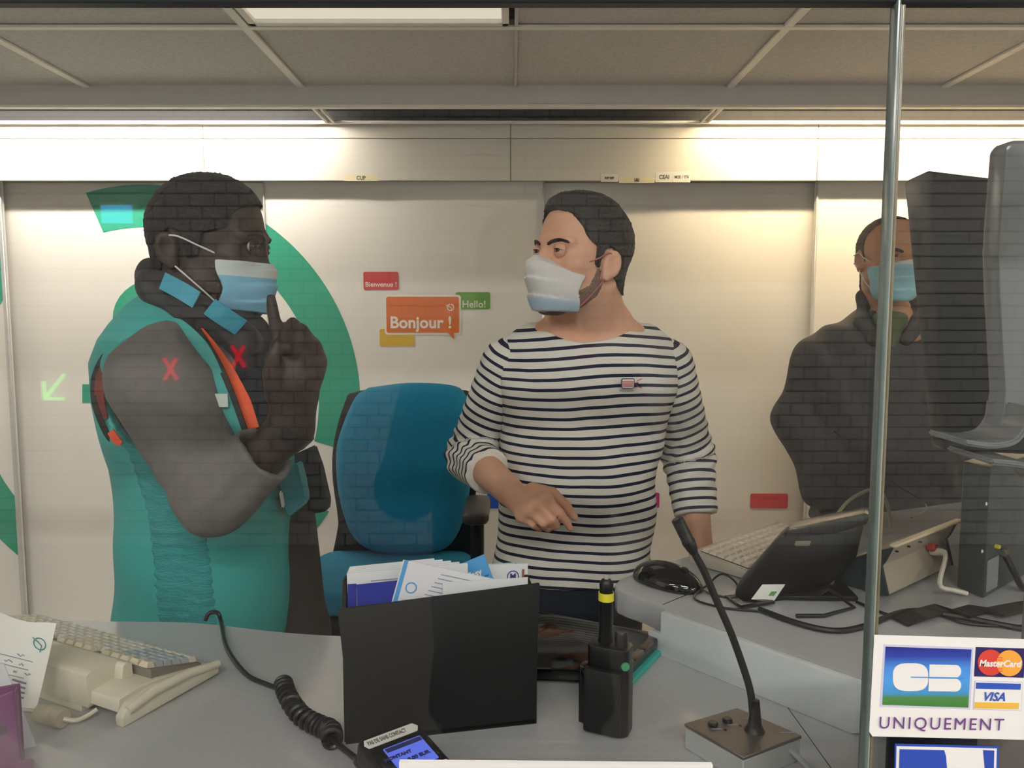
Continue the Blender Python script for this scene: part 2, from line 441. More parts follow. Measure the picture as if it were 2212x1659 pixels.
# ---- fascia labels
PAPER = mat('white paper', (226, 224, 218), .7, var=.015)
CREAM = mat('cream label', (224, 214, 176), .6, var=.02)
INK = mat('black ink', (48, 46, 44), .6, var=0)
def flabel(word, x0, x1, y0, y1, m, size, label):
    a = P(x0, y0, FASC_Y); b = P(x1, y1, FASC_Y); w = b.x-a.x; h = a.z-b.z
    t = thing('name_strip', label, 'label', ((a.x+b.x)/2, FASC_Y-.0006, (a.z+b.z)/2), (0, 0, 0), 'labels on the fascia')
    B().box((0, 0, 0), (w, .001, h)).build('card', m, t)
    text(word, h*size, upright((0, -.0011, -h*size*.34)), INK, t, align='CENTER', sx=.85, bold=.0003)
flabel('CUP', 742, 818, 378, 391, CREAM, .95, 'cream name strip reading CUP on the white fascia')
flabel('REP BSP', 1298, 1335, 376, 393, PAPER, .42, 'small white card reading REP BSP on the fascia')
flabel('IAI', 1337, 1414, 383, 395, CREAM, .95, 'cream name strip reading IAI on the fascia')
flabel('CEAI', 1416, 1453, 371, 394, PAPER, .55, 'white card reading CEAI next to the IAI strip')
flabel('M2E / ITV', 1454, 1491, 371, 394, PAPER, .40, 'white card reading M2E / ITV at the warm light')

# ---- green roundel decal over the three left doors
GREEN = mat('green vinyl decal', (38, 150, 122), .4, var=.02, vscale=6)
rc = thing('roundel_decal', 'large green ring shaped logo decal across the white cupboard doors', 'wall decal', (P(330, 860, DR).x, DR, 0))
def clipped(name, polys, xa, xb, y):
    for pts in polys:
        bm = bmesh.new()
        vs_ = [bm.verts.new((q[0], y-.0012, q[1])) for q in pts]
        f = bm.faces.new(vs_)
        for co, no in (((xa, 0, 0), (-1, 0, 0)), ((xb, 0, 0), (1, 0, 0))):
            bmesh.ops.bisect_plane(bm, geom=bm.verts[:]+bm.edges[:]+bm.faces[:], plane_co=co, plane_no=no, clear_outer=True)
        if not bm.faces: bm.free(); continue
        r = bmesh.ops.extrude_face_region(bm, geom=bm.faces[:])
        bmesh.ops.translate(bm, vec=(0, .0011, 0), verts=[g for g in r['geom'] if isinstance(g, bmesh.types.BMVert)])
        bmesh.ops.recalc_face_normals(bm, faces=bm.faces)
        me = bpy.data.meshes.new(name); bm.to_mesh(me); bm.free()
        o = link(name, me, GREEN); o.parent = rc; o.matrix_parent_inverse = Matrix.Translation(-Vector(rc.location))
c0 = P(330, 860, DR); RO = 455/FPX*DR; RI = 366/FPX*DR
def arc(a0, a1, d0, d1, n=56):
    out = [(c0.x+RO*math.cos(math.radians(a0+(a1-a0)*i/n)), c0.z+RO*math.sin(math.radians(a0+(a1-a0)*i/n))) for i in range(n+1)]
    inn = [(c0.x+RI*math.cos(math.radians(a0+d0+(a1+d1-a0-d0)*i/n)), c0.z+RI*math.sin(math.radians(a0+d0+(a1+d1-a0-d0)*i/n))) for i in range(n+1)]
    return out+inn[::-1]
blob = [(P(345, 690, DR).x+.19*math.cos(t*math.pi/16), P(345, 690, DR).z+.165*math.sin(t*math.pi/16)) for t in range(32)]
bar = [(P(178, 870, DR).x, P(178, 870, DR).z), (P(330, 870, DR).x, P(330, 870, DR).z), (P(330, 830, DR).x, P(330, 830, DR).z), (P(178, 830, DR).x, P(178, 830, DR).z)]
polys = [arc(-14.9, 105.7, .5, -1.5), arc(122.1, 260, 1.8, 0), arc(258, 327.3, 0, 0), blob, bar]
clipped('decal_piece', polys, -XW, xl-.012, DF); clipped('decal_piece', polys, xl, x1-.002, DR); clipped('decal_piece', polys, x1+.005, x2, DF)

# ---- speech bubble stickers
WINK = mat('white vinyl print', (232, 228, 218), .5, var=0)
def sticker(name, x0, y0, x1, y1, col, y, label, r=4, word=None, size=0, wx=0, wy=0, bold=.0, tail=None, border=False, cat='sticker'):
    a = P(x0, y0, y); b = P(x1, y1, y); w = b.x-a.x; h = a.z-b.z; q = y/FPX
    t = thing(name, label, cat, ((a.x+b.x)/2, y-.0010, (a.z+b.z)/2), (0, 0, 0), 'stickers on the doors')
    M90 = Matrix.Rotation(math.pi/2, 4, 'X')
    if border: B().prism(rrect(w+8*q, h+8*q, (r+3)*q), .0008, M=Matrix.Translation((0, .0006, 0)) @ M90).build('border', WINK, t)
    pts = rrect(w, h, r*q)
    B().prism(pts, .0012, M=M90).build('bubble', mat('vinyl %d %d %d' % col, col, .42, var=.02), t)
    if tail:
        tp = [((p[0]-(x0+x1)/2)*q, ((y0+y1)/2-p[1])*q) for p in tail]
        B().prism(tp, .0010, M=M90).build('tail', mat('vinyl %d %d %d' % col, col), t)
    if word:
        text(word, size*q, upright(((wx-(x0+x1)/2)*q, -.0016, ((y0+y1)/2-wy)*q)), WINK, t, bold=bold*q)
    return t, q
sticker('speech_sticker', 785, 587, 861, 626, (203, 62, 62), DF, 'red speech sticker reading Bienvenue !', word='Bienvenue !', size=14.5, wx=789, wy=619, bold=.12)
sticker('speech_sticker', 984, 631, 1059, 668, (106, 160, 74), DF+.0004, 'green speech sticker reading Hello!', word='Hello!', size=21, wx=998, wy=664, bold=.25)
sticker('colour_sticker', 820, 711, 896, 748, (212, 172, 42), DF+.0004, 'plain yellow sticker below the orange Bonjour bubble')
st, q = sticker('speech_sticker', 834, 641, 992, 719, (216, 112, 48), DF-.0008, 'orange speech bubble sticker reading Bonjour !', word='Bonjour !', size=35, wx=842, wy=708, bold=.9,
                tail=[(966, 717), (980, 717), (980, 733)], border=True)
rp = [((5.8 if i < 25 else 7.8)*q*math.cos(math.radians((i if i < 25 else 49-i)*14.2+100)), (5.8 if i < 25 else 7.8)*q*math.sin(math.radians((i if i < 25 else 49-i)*14.2+100))) for i in range(50)]
B().prism(rp, .0016, M=Matrix.Translation(((973-913)*q, 0, (680-664)*q)) @ Matrix.Rotation(math.pi/2, 4, 'X')).build('roundel_ring', WINK, st)
B().tube([((p[0]-913)*q, -.0016, (680-p[1])*q) for p in ((963, 659), (970, 662), (975, 666), (974, 672))], .9*q, 6).build('roundel_profile', WINK, st)
sticker('colour_sticker', 1390, 1064, 1424, 1097, (186, 60, 128), DR, 'plain magenta sticker beside the striped shirt')
sticker('colour_sticker', 1621, 1066, 1701, 1098, (205, 66, 72), DR, 'plain red sticker low on the right cupboard door')
sticker('colour_sticker', 1052, 1066, 1086, 1098, (38, 84, 176), DF, 'plain blue sticker behind the striped man\'s forearm')
# ================================================================== DESKS AND WHAT STANDS ON THEM
DZ = .95; RZ = 1.015
BLK = mat('black plastic', (13, 14, 16), .36, var=.06)
BLKM = mat('matt black plastic', (15, 16, 18), .6, var=.05, bump=.1)
GLOSSB = mat('gloss black', (6, 7, 8), .07, var=0, spec=.6)
def zpoly(pts, z): return [(lambda v: (v.x, v.y))(PZ(a, b, z)) for a, b in pts]
def smoothpoly(pts, n=6):
    return [(v.x, v.y) for v in spline([(a, b, 0) for a, b in pts], n)]
# --- main counter desk
far = smoothpoly(zpoly([(-420, 1342), (0, 1341), (330, 1342), (450, 1347), (600, 1364), (740, 1373), (900, 1375), (1130, 1374), (1300, 1374)], DZ), 5)
pts = [(1.30, .63)]+[(1.30, far[-1][1])]+far[::-1]+[(far[0][0]-.5, far[0][1]), (far[0][0]-.5, .63)]
desk = thing('counter_desk', 'grey laminate counter desk along the ticket window', 'desk', (0, .9, DZ-.03))
def under(root, o): o.parent = root; o.matrix_parent_inverse = Matrix.Translation(-Vector(root.location)); return o
under(desk, B().prism(pts, .03, .002, 1, z0=DZ-.03).build('desk_top', LAM))
for x in (-1.5, -.3, .9):
    under(desk, B().box((x, .92, (DZ-.03)/2), (.04, .5, DZ-.03), .003, 1).build('support_panel', LAM2))
s0 = PZ(1690, 1512, DZ); s1 = PZ(1795, 1659, DZ)
under(desk, B().tube([s0+Vector((0, 0, -.0003)), s1+(s1-s0)*.6+Vector((0, 0, -.0003))], .0008, 6).build('joint_line', BLK))
# --- raised corner desk on the right
A = PZ(1440, 1409, DZ); Bp = PZ(1868, 1582, DZ)
ux = (Bp-A).normalized(); 
cor = zpoly([(1441, 1312), (1395, 1295), (1352, 1281)], RZ)+zpoly([(1334, 1273), (1328, 1262), (1340, 1250), (1372, 1238)], RZ)
farr = [(v.x, v.y) for v in (PZ(1395, 1229, RZ), PZ(1560, 1178, RZ), PZ(1740, 1128, RZ))]
ra = thing('raised_corner_desk', 'raised grey corner desk with panel front carrying mouse and keyboard', 'desk', (A.x+.5, A.y+.2, DZ))
nrm = Vector((ux.y, -ux.x, 0)); 
front_r = Bp+ux*.16
pg = [(A.x, A.y)]+cor[1:]+farr+[(1.75, 2.05), (1.75, .66), (max(front_r.x, .53), .66), (max(front_r.x, .53), front_r.y), (Bp.x, Bp.y)]
under(ra, B().prism(pg, .040, .003, 2, z0=RZ-.040).build('desk_top', LAM))
# panel front with notched top left and rounded lower right
L = (Bp-A).length+.012
pp = [(0, 0), (.006, -.0), (L-.022, 0), (L-.008, .006), (L, .020), (L, RZ-DZ+.0004), (0, RZ-DZ+.0004), (0, .032), (-.024, .030), (-.018, .012)]
Mp = frame(A+nrm*.004, (ux.x, ux.y, 0), (0, 0, 1), (ux.y, -ux.x, 0))
under(ra, B().prism(pp, .012, .0012, 2, M=Mp).build('front_panel', LAM2))
ds = PZ(1432, 1306, RZ); de = PZ(1520, 1270, RZ)
under(ra, B().tube([ds+Vector((0, 0, -.0006)), de+Vector((0, 0, -.0006))], .0012, 6).build('joint_line', BLK))
for x, y in ((.75, 1.05), (1.15, 1.05), (1.15, .75)):
    under(ra, B().box((x, y, (RZ-.04+DZ)/2), (.06, .06, RZ-.04-DZ), .002, 1).build('spacer', LAM2))

# --- black brochure holder and its leaflets
hl = PZ(747, 1608, DZ); hr = PZ(1159, 1563, DZ); hd = (hr-hl).normalized(); hn = Vector((-hd.y, hd.x, 0)); HW = (hr-hl).length; HD = .075; HH = .172
Mh = frame(hl, hd, hn, Vector((0, 0, 1)))
hold = thing('brochure_holder', 'tall black open-topped brochure box full of leaflets', 'brochure holder', hl)
def hpart(b, name, m): return under(hold, b.build(name, m))
fp = [(0, 0), (HW, 0), (HW+.001, HH*.45), (HW+.004, HH+.004), (-.006, HH-.010), (0, HH*.5)]
hpart(B().prism(fp, .006, .0015, 2, M=Mh @ frame((0, .006, 0), (1, 0, 0), (0, 0, 1), (0, -1, 0))), 'front_panel', BLKM)
hpart(B().box((HW/2, HD, HH/2+.004), (HW, .005, HH), .0015, 1, M=Mh), 'back_panel', BLKM)
for x in (.001, HW-.001): hpart(B().prism([(.004, 0), (HD, 0), (HD, HH), (.004, HH-.012)], .005, .001, 1, M=Mh @ frame((x-.0025, 0, 0), (0, 1, 0), (0, 0, 1), (1, 0, 0))), 'side_panel', BLKM)
hpart(B().box((HW/2, HD/2, .003), (HW, HD, .006), M=Mh), 'base_panel', BLKM)
WP = mat('leaflet white', (216, 217, 220), .55, var=.01)
GREYINK = mat('grey print', (140, 145, 158), .6, var=0)
def leaflet(pxa, pya, pxb, pyb, hgt, dy, th, m, label, up=1.0, extra=None, name='leaflet'):
    """upright sheet whose top edge runs from photo pixel a to b; dy = place in the box"""
    sl_ = (hr.y-hl.y)/412
    a = P(pxa, pya, hl.y+dy+(pxa-747)*sl_); b = P(pxb, pyb, hl.y+dy+(pxb-747)*sl_)
    x = (b-a).normalized(); z = Vector((0, 0, 1)); y = z.cross(x).normalized(); z = x.cross(y)
    t = thing(name, label, 'leaflet', (a+b)/2-z*hgt/2, (0, 0, 0), 'leaflets in the black holder')
    w = (b-a).length
    M = frame((0, 0, 0), x, y, z)
    B().box((0, 0, 0), (w, th, hgt), M=M).build('sheet', m, t)
    if extra: extra(t, M, w, hgt, th)
    return t
def lines(t, M, w, h, th):
    for k in range(5):
        B().box((-.02+.03*(k % 2), -th/2-.0002, h/2-.012-.006*k), (.05+.01*(k % 3), .0003, .0013), M=M).build('print_line', GREYINK, t)
for k in range(5):
    leaflet(749+k*1.5, 1238-k*3.4, 1010-k*18, 1216-k*2.5, .145, .040+.004*k, .0012, WP, ['foremost', 'second', 'third', 'fourth', 'rearmost'][k]+' of the white sheets at the left of the black holder', extra=lines if k == 0 else None)
NAVY = mat('navy card', (40, 52, 150), .45, var=.03)
leaflet(751, 1262, 770, 1261, .12, .028, .0014, NAVY, 'narrow blue divider at the left end of the holder')
leaflet(770, 1263, 905, 1249, .12, .025, .0014, NAVY, 'blue folder edge low at the left of the holder')
TEALSH = mat('pale teal sheet', (150, 190, 196), .55, var=.02)
leaflet(985, 1222, 1112, 1215, .14, .066, .001, TEALSH, 'pale teal sheet at the back of the holder')
def mlogo(t, M, w, h, th):
    B().box((w/2-.006, -th/2-.0003, h/2-.018), (.0035, .0003, .022), M=M).build('brown_bar', mat('brown print', (150, 96, 84), .6), t)
    B().lathe([(.0066, -.0002), (.0078, -.0002), (.0078, .0002), (.0066, .0002), (.0066, -.0002)], 24, M=M @ Matrix.Translation((w/2-.019, -th/2-.0004, h/2-.016)) @ Matrix.Rotation(math.pi/2, 4, 'X')).build('circle_mark', mat('indigo print', (60, 62, 120), .6), t)
    text('M', .0105, M @ Matrix.Translation((w/2-.019, -th/2-.0006, h/2-.0195)) @ Matrix.Rotation(math.pi/2, 4, 'X'), MATS['indigo print'], t, align='CENTER', bold=.0003)
leaflet(1000, 1222, 1140, 1217, .14, .058, .0016, WP, 'white sheets with a circled M mark at the right of the holder', extra=mlogo)
BLU = mat('sky blue leaflet', (86, 156, 214), .5, var=.02)
def easy(t, M, w, h, th):
    Mt = M @ Matrix.Translation((w*.02, -th/2-.0004, h/2-.022)) @ Matrix.Rotation(math.pi/2, 4, 'X')
    text('Easy', .0105, Mt, WINK, t, bold=.0003)
    for k in range(2): B().box((w*.16, -th/2-.0002, h/2-.027-.006*k), (.034, .0003, .0016), M=M).build('print_line', mat('dark blue print', (52, 96, 150), .6), t)
leaflet(948, 1238, 1046, 1197, .15, .050, .001, BLU, 'sky blue leaflet reading Easy tilted up in the holder', extra=easy)
def wl(t, M, w, h, th):
    B().box((-w/2+.004, -th/2-.0002, 0), (.005, .0004, h), M=M).build('blue_edge', BLU, t)
    for k in range(6): B().box((.02-.004*k, -th/2-.0002, h/2-.008-.0055*k), (.055-.003*k, .0003, .0011), M=M).build('print_line', GREYINK, t)
    B().lathe([(.0055, -.0002), (.0070, -.0002), (.0070, .0002), (.0055, .0002), (.0055, -.0002)], 20, M=M @ Matrix.Translation((-w/2+.018, -th/2-.0004, h/2-.031)) @ Matrix.Rotation(math.pi/2, 4, 'X')).build('blue_mark', BLU, t)
LAVW = mat('leaflet lavender white', (220, 218, 226), .55, var=.01)
leaflet(871, 1209, 1065, 1250, .12, .022, .0012, LAVW, 'white leaflet with a blue edge leaning across the holder', extra=wl)
leaflet(956, 1258, 1140, 1247, .13, .016, .0012, WP, 'white leaflet standing just above the front right edge of the holder', extra=None)

# --- walkie-talkie
wk = PZ(1318, 1574, DZ)
rad = thing('walkie_talkie', 'black two-way radio standing upright with a yellow banded antenna', 'radio', wk, (0, 0, math.radians(-24)))
B().prism(rrect(.050, .034, .009, 4), .100, .002, 2).build('body', BLK, rad)
B().prism(rrect(.051, .030, .008, 4), .030, .002, 2, z0=.078, M=Matrix.Translation((.0, -.003, 0))).build('head_shell', BLK, rad)
B().prism(rrect(.046, .012, .004, 3), .078, .002, 2, z0=.004, M=Matrix.Translation((-.004, -.019, 0))).build('battery_door', BLKM, rad)
B().prism([(-.026, -.014), (-.026, .008), (-.036, .004), (-.037, -.012)], .072, .002, 2, z0=.006).build('belt_clip', GLOSSB, rad)
an = B().lathe([(0, .106), (.0095, .106), (.0085, .118), (.0080, .170), (.0085, .178), (.006, .183), (0, .184)], 18, M=Matrix.Translation((-.008, .004, 0))).build('antenna', BLK, rad)
B().lathe([(.0088, .158), (.0094, .158), (.0094, .168), (.0088, .168), (.0088, .158)], 18, M=Matrix.Translation((-.008, .004, 0))).build('yellow_band', mat('yellow tape', (222, 214, 60), .5, var=.03), an)
B().lathe([(0, .184), (.0025, .184), (.0025, .187), (0, .188)], 12, M=Matrix.Translation((-.008, .004, 0))).build('tip', ALU, an)
B().lathe([(0, .106), (.0082, .106), (.0075, .123), (.0062, .125), (0, .124)], 16, M=Matrix.Translation((.013, -.002, 0))).build('volume_knob', BLK, rad)
B().lathe([(0, 0), (.0052, 0), (.0048, .002), (0, .0026)], 16, M=Matrix.Translation((.0225, -.0175, .090)) @ Matrix.Rotation(math.pi/2, 4, 'X') @ Matrix.Rotation(.5, 4, 'Y')).build('green_button', mat('green rubber button', (70, 150, 108), .5), rad)

# --- gloss black panel and teal folders beside the radio
tp = [PZ(1090, 1452, .967), PZ(1348, 1462, .967), PZ(1358, 1452, .967), PZ(1424, 1386, .967), PZ(1418, 1376, .967), PZ(1150, 1326, .967)]
cen = sum(tp, Vector())/6
tr = thing('cash_tray', 'glossy black flat unit with slots lying behind the radio', 'tray', (cen.x, cen.y, DZ+.008))
B().prism([(v.x-cen.x, v.y-cen.y) for v in tp], .0160, .002, 2, z0=0.0).build('body', GLOSSB, tr)
e0 = PZ(1352, 1448, .975); e1 = PZ(1418, 1384, .975); ev = (e1-e0)
BRZ = mat('worn bronze plastic', (92, 76, 62), .3, var=.12, vscale=60)
for k in range(3):
    c = e0+ev*(.17+.33*k)+Vector((-.006, .004, -.0015))
    B().box((0, 0, 0), (ev.length*.27, .011, .006), .002, 2, M=Matrix.Translation(c-Vector((cen.x, cen.y, DZ+.008))) @ Matrix.Rotation(math.atan2(ev.y, ev.x), 4, 'Z')).build('latch', BRZ, tr)
for k in range(4):
    c = e0+ev*(.1+.25*k)+Vector((-.045, .012, -.0015))
    B().box((0, 0, 0), (.03, .008, .004), .001, 1, M=Matrix.Translation(c-Vector((cen.x, cen.y, DZ+.008))) @ Matrix.Rotation(math.atan2(ev.y, ev.x)+.5, 4, 'Z')).build('slot_ridge', BLKM, tr)
TEALF = mat('teal folder plastic', (52, 168, 158), .4, var=.04)
f0 = PZ(1356, 1492, DZ); f1 = PZ(1434, 1408, DZ); fv = f1-f0; fn = Vector((-fv.y, fv.x, 0)).normalized()
for k, nm in enumerate(('lower', 'upper')):
    o0 = f0+Vector((0, 0, .0003+.0036*k))-fv*.0
    q = [o0, o0+fv, o0+fv+fn*.14, o0+fn*.14]; cq = sum(q, Vector())/4
    t = thing('plastic_folder', nm+' of two teal plastic folders under the glossy black unit', 'folder', (cq.x, cq.y, o0.z), (0, 0, 0), 'teal folders')
    B().prism([(v.x-cq.x, v.y-cq.y) for v in q], .0012, 0).build('cover', TEALF, t)
    B().prism([(v.x-cq.x, v.y-cq.y) for v in q], .0012, 0, z0=.0022).build('cover', TEALF, t)
    B().tube([Vector((o0.x-cq.x, o0.y-cq.y, .0017)), Vector((o0.x+fv.x-cq.x, o0.y+fv.y-cq.y, .0017))], .0017, 8).build('spine', TEALF, t)

# --- gooseneck microphone
mb = [PZ(1478, 1566, DZ+.028), PZ(1606, 1640, DZ+.028), PZ(1732, 1592, DZ+.028), PZ(1592, 1532, DZ+.028)]
mc = sum(mb, Vector())/4; mic = thing('gooseneck_microphone', 'black gooseneck microphone on a small grey console box', 'microphone', (mc.x, mc.y, DZ))
loc = [(v.x-mc.x, v.y-mc.y) for v in mb]
MICT = mat('bronze grey console top', (108, 102, 98), .4, metal=.5, var=.04)
WEDGE = mat('pale console side', (176, 178, 178), .45, var=.03)
B().prism([(x*.985, y*.985) for x, y in loc], .026, .001, 1).build('console_box', WEDGE, mic)
B().prism(loc, .004, .0006, 1, z0=.026).build('top_plate', MICT, mic)
def ml(px, py, z=DZ+.030): v = PZ(px, py, z); return Vector((v.x-mc.x, v.y-mc.y, z-DZ))
for (a, b) in ((1540, 1567), (1571, 1559)):
    B().lathe([(0, 0), (.006, 0), (.006, .003), (.0045, .0045), (0, .0045)], 16, M=Matrix.Translation(ml(a, b))).build('button', BLK, mic)
for (a, b) in ((1567, 1577), (1599, 1568)):
    B().lathe([(0, 0), (.0018, 0), (.0015, .0012), (0, .0014)], 10, M=Matrix.Translation(ml(a, b))).build('indicator', BLK, mic)
for (a, b, w) in ((1548, 1575, .012), (1582, 1566, .012), (1610, 1553, .012), (1700, 1583, .016)):
    B().box(ml(a, b)+Vector((0, 0, .0002)), (w, .0016, .0004), M=None).build('console_print', GREYINK, mic)
B().tube([ml(1556, 1612, DZ+.014)+Vector((-.001, -.002, 0)), ml(1556, 1612, DZ+.014)+Vector((.0, .004, 0))], .0022, 10).build('screw', BLK, mic)
nb = ml(1630, 1578)
npx = [(1630, 1578, None), (1626, 1540, None), (1622, 1500, None), (1610, 1455, None), (1580, 1370, None), (1545, 1290, None), (1520, 1232, None), (1500, 1195, None)]
Yb = PZ(1630, 1578, DZ+.03).y
npts = []
for i, (a, b, _) in enumerate(npx):
    v = P(a, b, Yb+.012*i/7); npts.append(v-Vector((mc.x, mc.y, DZ)))
B().lathe([(0, 0), (.0115, 0), (.0095, .004), (.0075, .008), (.0046, .036), (.0, .037)], 18, M=Matrix.Translation(nb)).build('neck_socket', BLK, mic)
B().tube(spline(npts, 6), .0042, 10).build('gooseneck', BLKM, mic)
h0 = P(1500, 1195, Yb+.012)-Vector((mc.x, mc.y, DZ)); h1 = P(1462, 1120, Yb+.014)-Vector((mc.x, mc.y, DZ))
hv = h1-h0
B().tube([h0, h0+hv*.12, h0+hv*.35, h0+hv*.4, h0+hv*.97, h1], [.0045, .0062, .0080, .0072, .0072, .0058], 14).build('capsule_head', BLK, mic)
cb = ml(1668, 1600, DZ+.012)
B().tube(spline([cb+Vector((0, -.012, .004)), cb+Vector((.012, -.03, .004)), cb+Vector((.024, -.05, -.004)), cb+Vector((.026, -.07, -.009))], 6), .0032, 8).build('grey_cable', mat('grey cable', (150, 156, 160), .5), mic)

# --- payment terminal with stickered display
TZ = DZ+.045
ta = PZ(790, 1608, TZ); tb = PZ(897, 1568, TZ); tu = (tb-ta).normalized(); tv = Vector((-tu.y, tu.x, 0)); TWd = (tb-ta).length
Mt = frame((ta+tb)/2, tu, tv, Vector((0, 0, 1))) @ Matrix.Rotation(math.radians(9), 4, 'X')
term = thing('payment_terminal', 'black card payment terminal with a lit blue display', 'card reader', (Mt.translation.x, Mt.translation.y, DZ))
def tpart(b, name, m): return under(term, b.build(name, m))
tpart(B().prism(rrect(TWd*1.24, .150, .014, 5, 0, -.060), .022, .004, 3, M=Mt, z0=-.024), 'body', BLK)
tpart(B().prism(rrect(TWd*1.02, .052, .005, 4, 0, -.0375), .0012, 0, M=Mt, z0=-.0018), 'display_bezel', GLOSSB)
SCR = mat('blue display', (92, 112, 232), .4, var=.10, vscale=60, emit=.42, ecol=lin((96, 116, 236))[:3])
tpart(B().prism(rrect(TWd*.74, .040, .001, 2, .004, -.036), .0012, 0, M=Mt, z0=-.0010), 'screen', SCR)
DBL = mat('display ink', (40, 44, 110), .6, var=0)
for (s_, sz, x, y) in (('MONTANT', .0062, -.028, -.041), ('0.00 EUR', .0068, -.004, -.0515)):
    o = text(s_, sz, Mt @ Matrix.Translation((x*.9, y+.006, .0006)), DBL, None, bold=.0002); under(term, o)
tpart(B().box((.004, -.021, .0007), (TWd*.70, .006, .0004), M=Mt), 'status_bar', DBL)
tpart(B().prism([(-TWd/2, -.0065), (TWd/2-.002, -.0065), (TWd/2+.002, 0), (TWd/2-.002, .0065), (-TWd/2, .0065), (-TWd/2-.003, 0)], .0012, 0, M=Mt @ Matrix.Translation((0, -.002, 0)), z0=0), 'paper_label', PAPER)
under(term, text('PAS DE SANS CONTACT', .0088, Mt @ Matrix.Translation((-TWd/2+.001, -.0052, .0016)), mat('pale grey ink', (120, 118, 112), .6), None, sx=TWd/.118*.93))
KEYW = mat('pale terminal key', (196, 200, 226), .4, emit=.05, ecol=(.7, .75, 1.))
for k in range(4): tpart(B().prism(rrect(.0125, .009, .003, 3, -.027+.0175*k, -.067), .003, .0008, 1, M=Mt, z0=-.001), 'key', KEYW)
for r_ in range(3):
    for k in range(3): tpart(B().prism(rrect(.014, .009, .003, 3, -.020+.02*k, -.084-.013*r_), .003, .0008, 1, M=Mt, z0=-.001), 'key', BLKM)
# its coiled cord from behind the desk
def dz(px, py, z=.006): v = PZ(px, py, DZ+z); return v
c_in = [dz(443, 1341, .002), P(452, 1325, 1.22), P(470, 1324, 1.215), P(478, 1345, 1.20), dz(490, 1400, .006), dz(530, 1455, .006), dz(575, 1478, .006), dz(612, 1490, .010)]
coilp = spline([dz(612, 1475, .016), dz(622, 1505, .014), dz(650, 1545, .014), dz(690, 1568, .014), dz(714, 1578, .014), dz(718, 1598, .014)], 40)
cd = thing('coiled_cord', 'black coiled cord snaking over the desk to the card reader', 'cord', dz(612, 1490, 0))
under(cd, B().tube(spline(c_in, 8), .0034, 8).build('straight_cord', BLK))
hp = []; L_ = 0; turns = 19; N = len(coilp)
for i in range(N*4):
    f = i/(N*4-1)*(N-1); k = min(int(f), N-2); p = coilp[k].lerp(coilp[k+1], f-k); d = (coilp[k+1]-coilp[k]).normalized()
    x = d.cross(Vector((0, 0, 1))).normalized(); y = x.cross(d); a = 2*math.pi*turns*i/(N*4-1); rr = .0098
    hp.append(p+(x*math.cos(a)+y*math.sin(a))*rr)
under(cd, B().tube(hp, .0029, 6).build('coil', BLK))
under(cd, B().tube(spline([dz(718, 1592, .010), dz(738, 1614, .010), dz(770, 1640, .012), dz(800, 1668, .016)], 6), [.0034]*13+[.0065]*6, 8).build('straight_cord', BLK))

# --- cream keyboard at the left, seen from behind
KC = mat('cream keyboard plastic', (206, 199, 180), .45, var=.04, vscale=25)
KEYC = mat('pale key cap', (198, 194, 184), .30, var=.04)
kn = PZ(266, 1573, DZ); kf = PZ(474, 1478, DZ); kd = Vector((.436, .90, 0)).normalized(); kl = Vector((-kd.y, kd.x, 0)); KD = .150; KL = .40
kb = thing('keyboard', 'old cream keyboard with its thick back edge turned to the window', 'keyboard', kn)
Mk = frame(kn, kl, kd, Vector((0, 0, 1)))           # x along its length (away left), y toward the user, z up
def kpart(b, name, m): return under(kb, b.build(name, m))
HB = .056
# end cheek: sloping wedge with a rounded rim
def cheek(x0, x1, zf):
    prof = [(0, .000), (KD, .004), (KD, .017), (KD*.75, .0235), (KD*.35, .030), (.012, .026), (0, .012)]
    return B().prism([(y, z*zf) for y, z in prof], x1-x0, .002, 2, M=Mk @ frame((x0, 0, 0), (0, 1, 0), (0, 0, 1), (1, 0, 0)))
kpart(cheek(0, .014, 1.), 'end_cheek', KC)
kpart(cheek(KL-.014, KL, 1.), 'end_cheek', KC)
kpart(B().tube([Mk @ Vector((.001, y, z)) for y, z in ((.008, .018), (KD*.3, .026), (KD*.65, .0255), (KD, .0175))], [.006, .0068, .0062, .005], 10), 'rim', KC)
kpart(B().prism([(.004, .014), (KD-.004, .006), (KD-.004, .016), (KD*.42, .032), (.035, .034), (.006, .030)], KL-.03, .001, 1, M=Mk @ frame((.014, 0, 0), (0, 1, 0), (0, 0, 1), (1, 0, 0))), 'deck', KC)
kpart(B().prism([(.0, .010), (.045, .014), (.050, .046), (.044, HB), (.006, HB-.001), (.0, HB-.004)], KL-.072, .0015, 2, M=Mk @ frame((.064, 0, 0), (0, 1, 0), (0, 0, 1), (1, 0, 0))), 'back_housing', KC)
kpart(B().prism([(.036, .02), (.056, .024), (.054, .050), (.044, .053), (.040, .050)], KL-.05, .001, 1, M=Mk @ frame((.050, 0, 0), (0, 1, 0), (0, 0, 1), (1, 0, 0))), 'top_ridge', KC)
kpart(B().box((KL*.55, .012, .006), (KL*.7, .02, .012), .001, 1, M=Mk), 'rear_foot', KC)
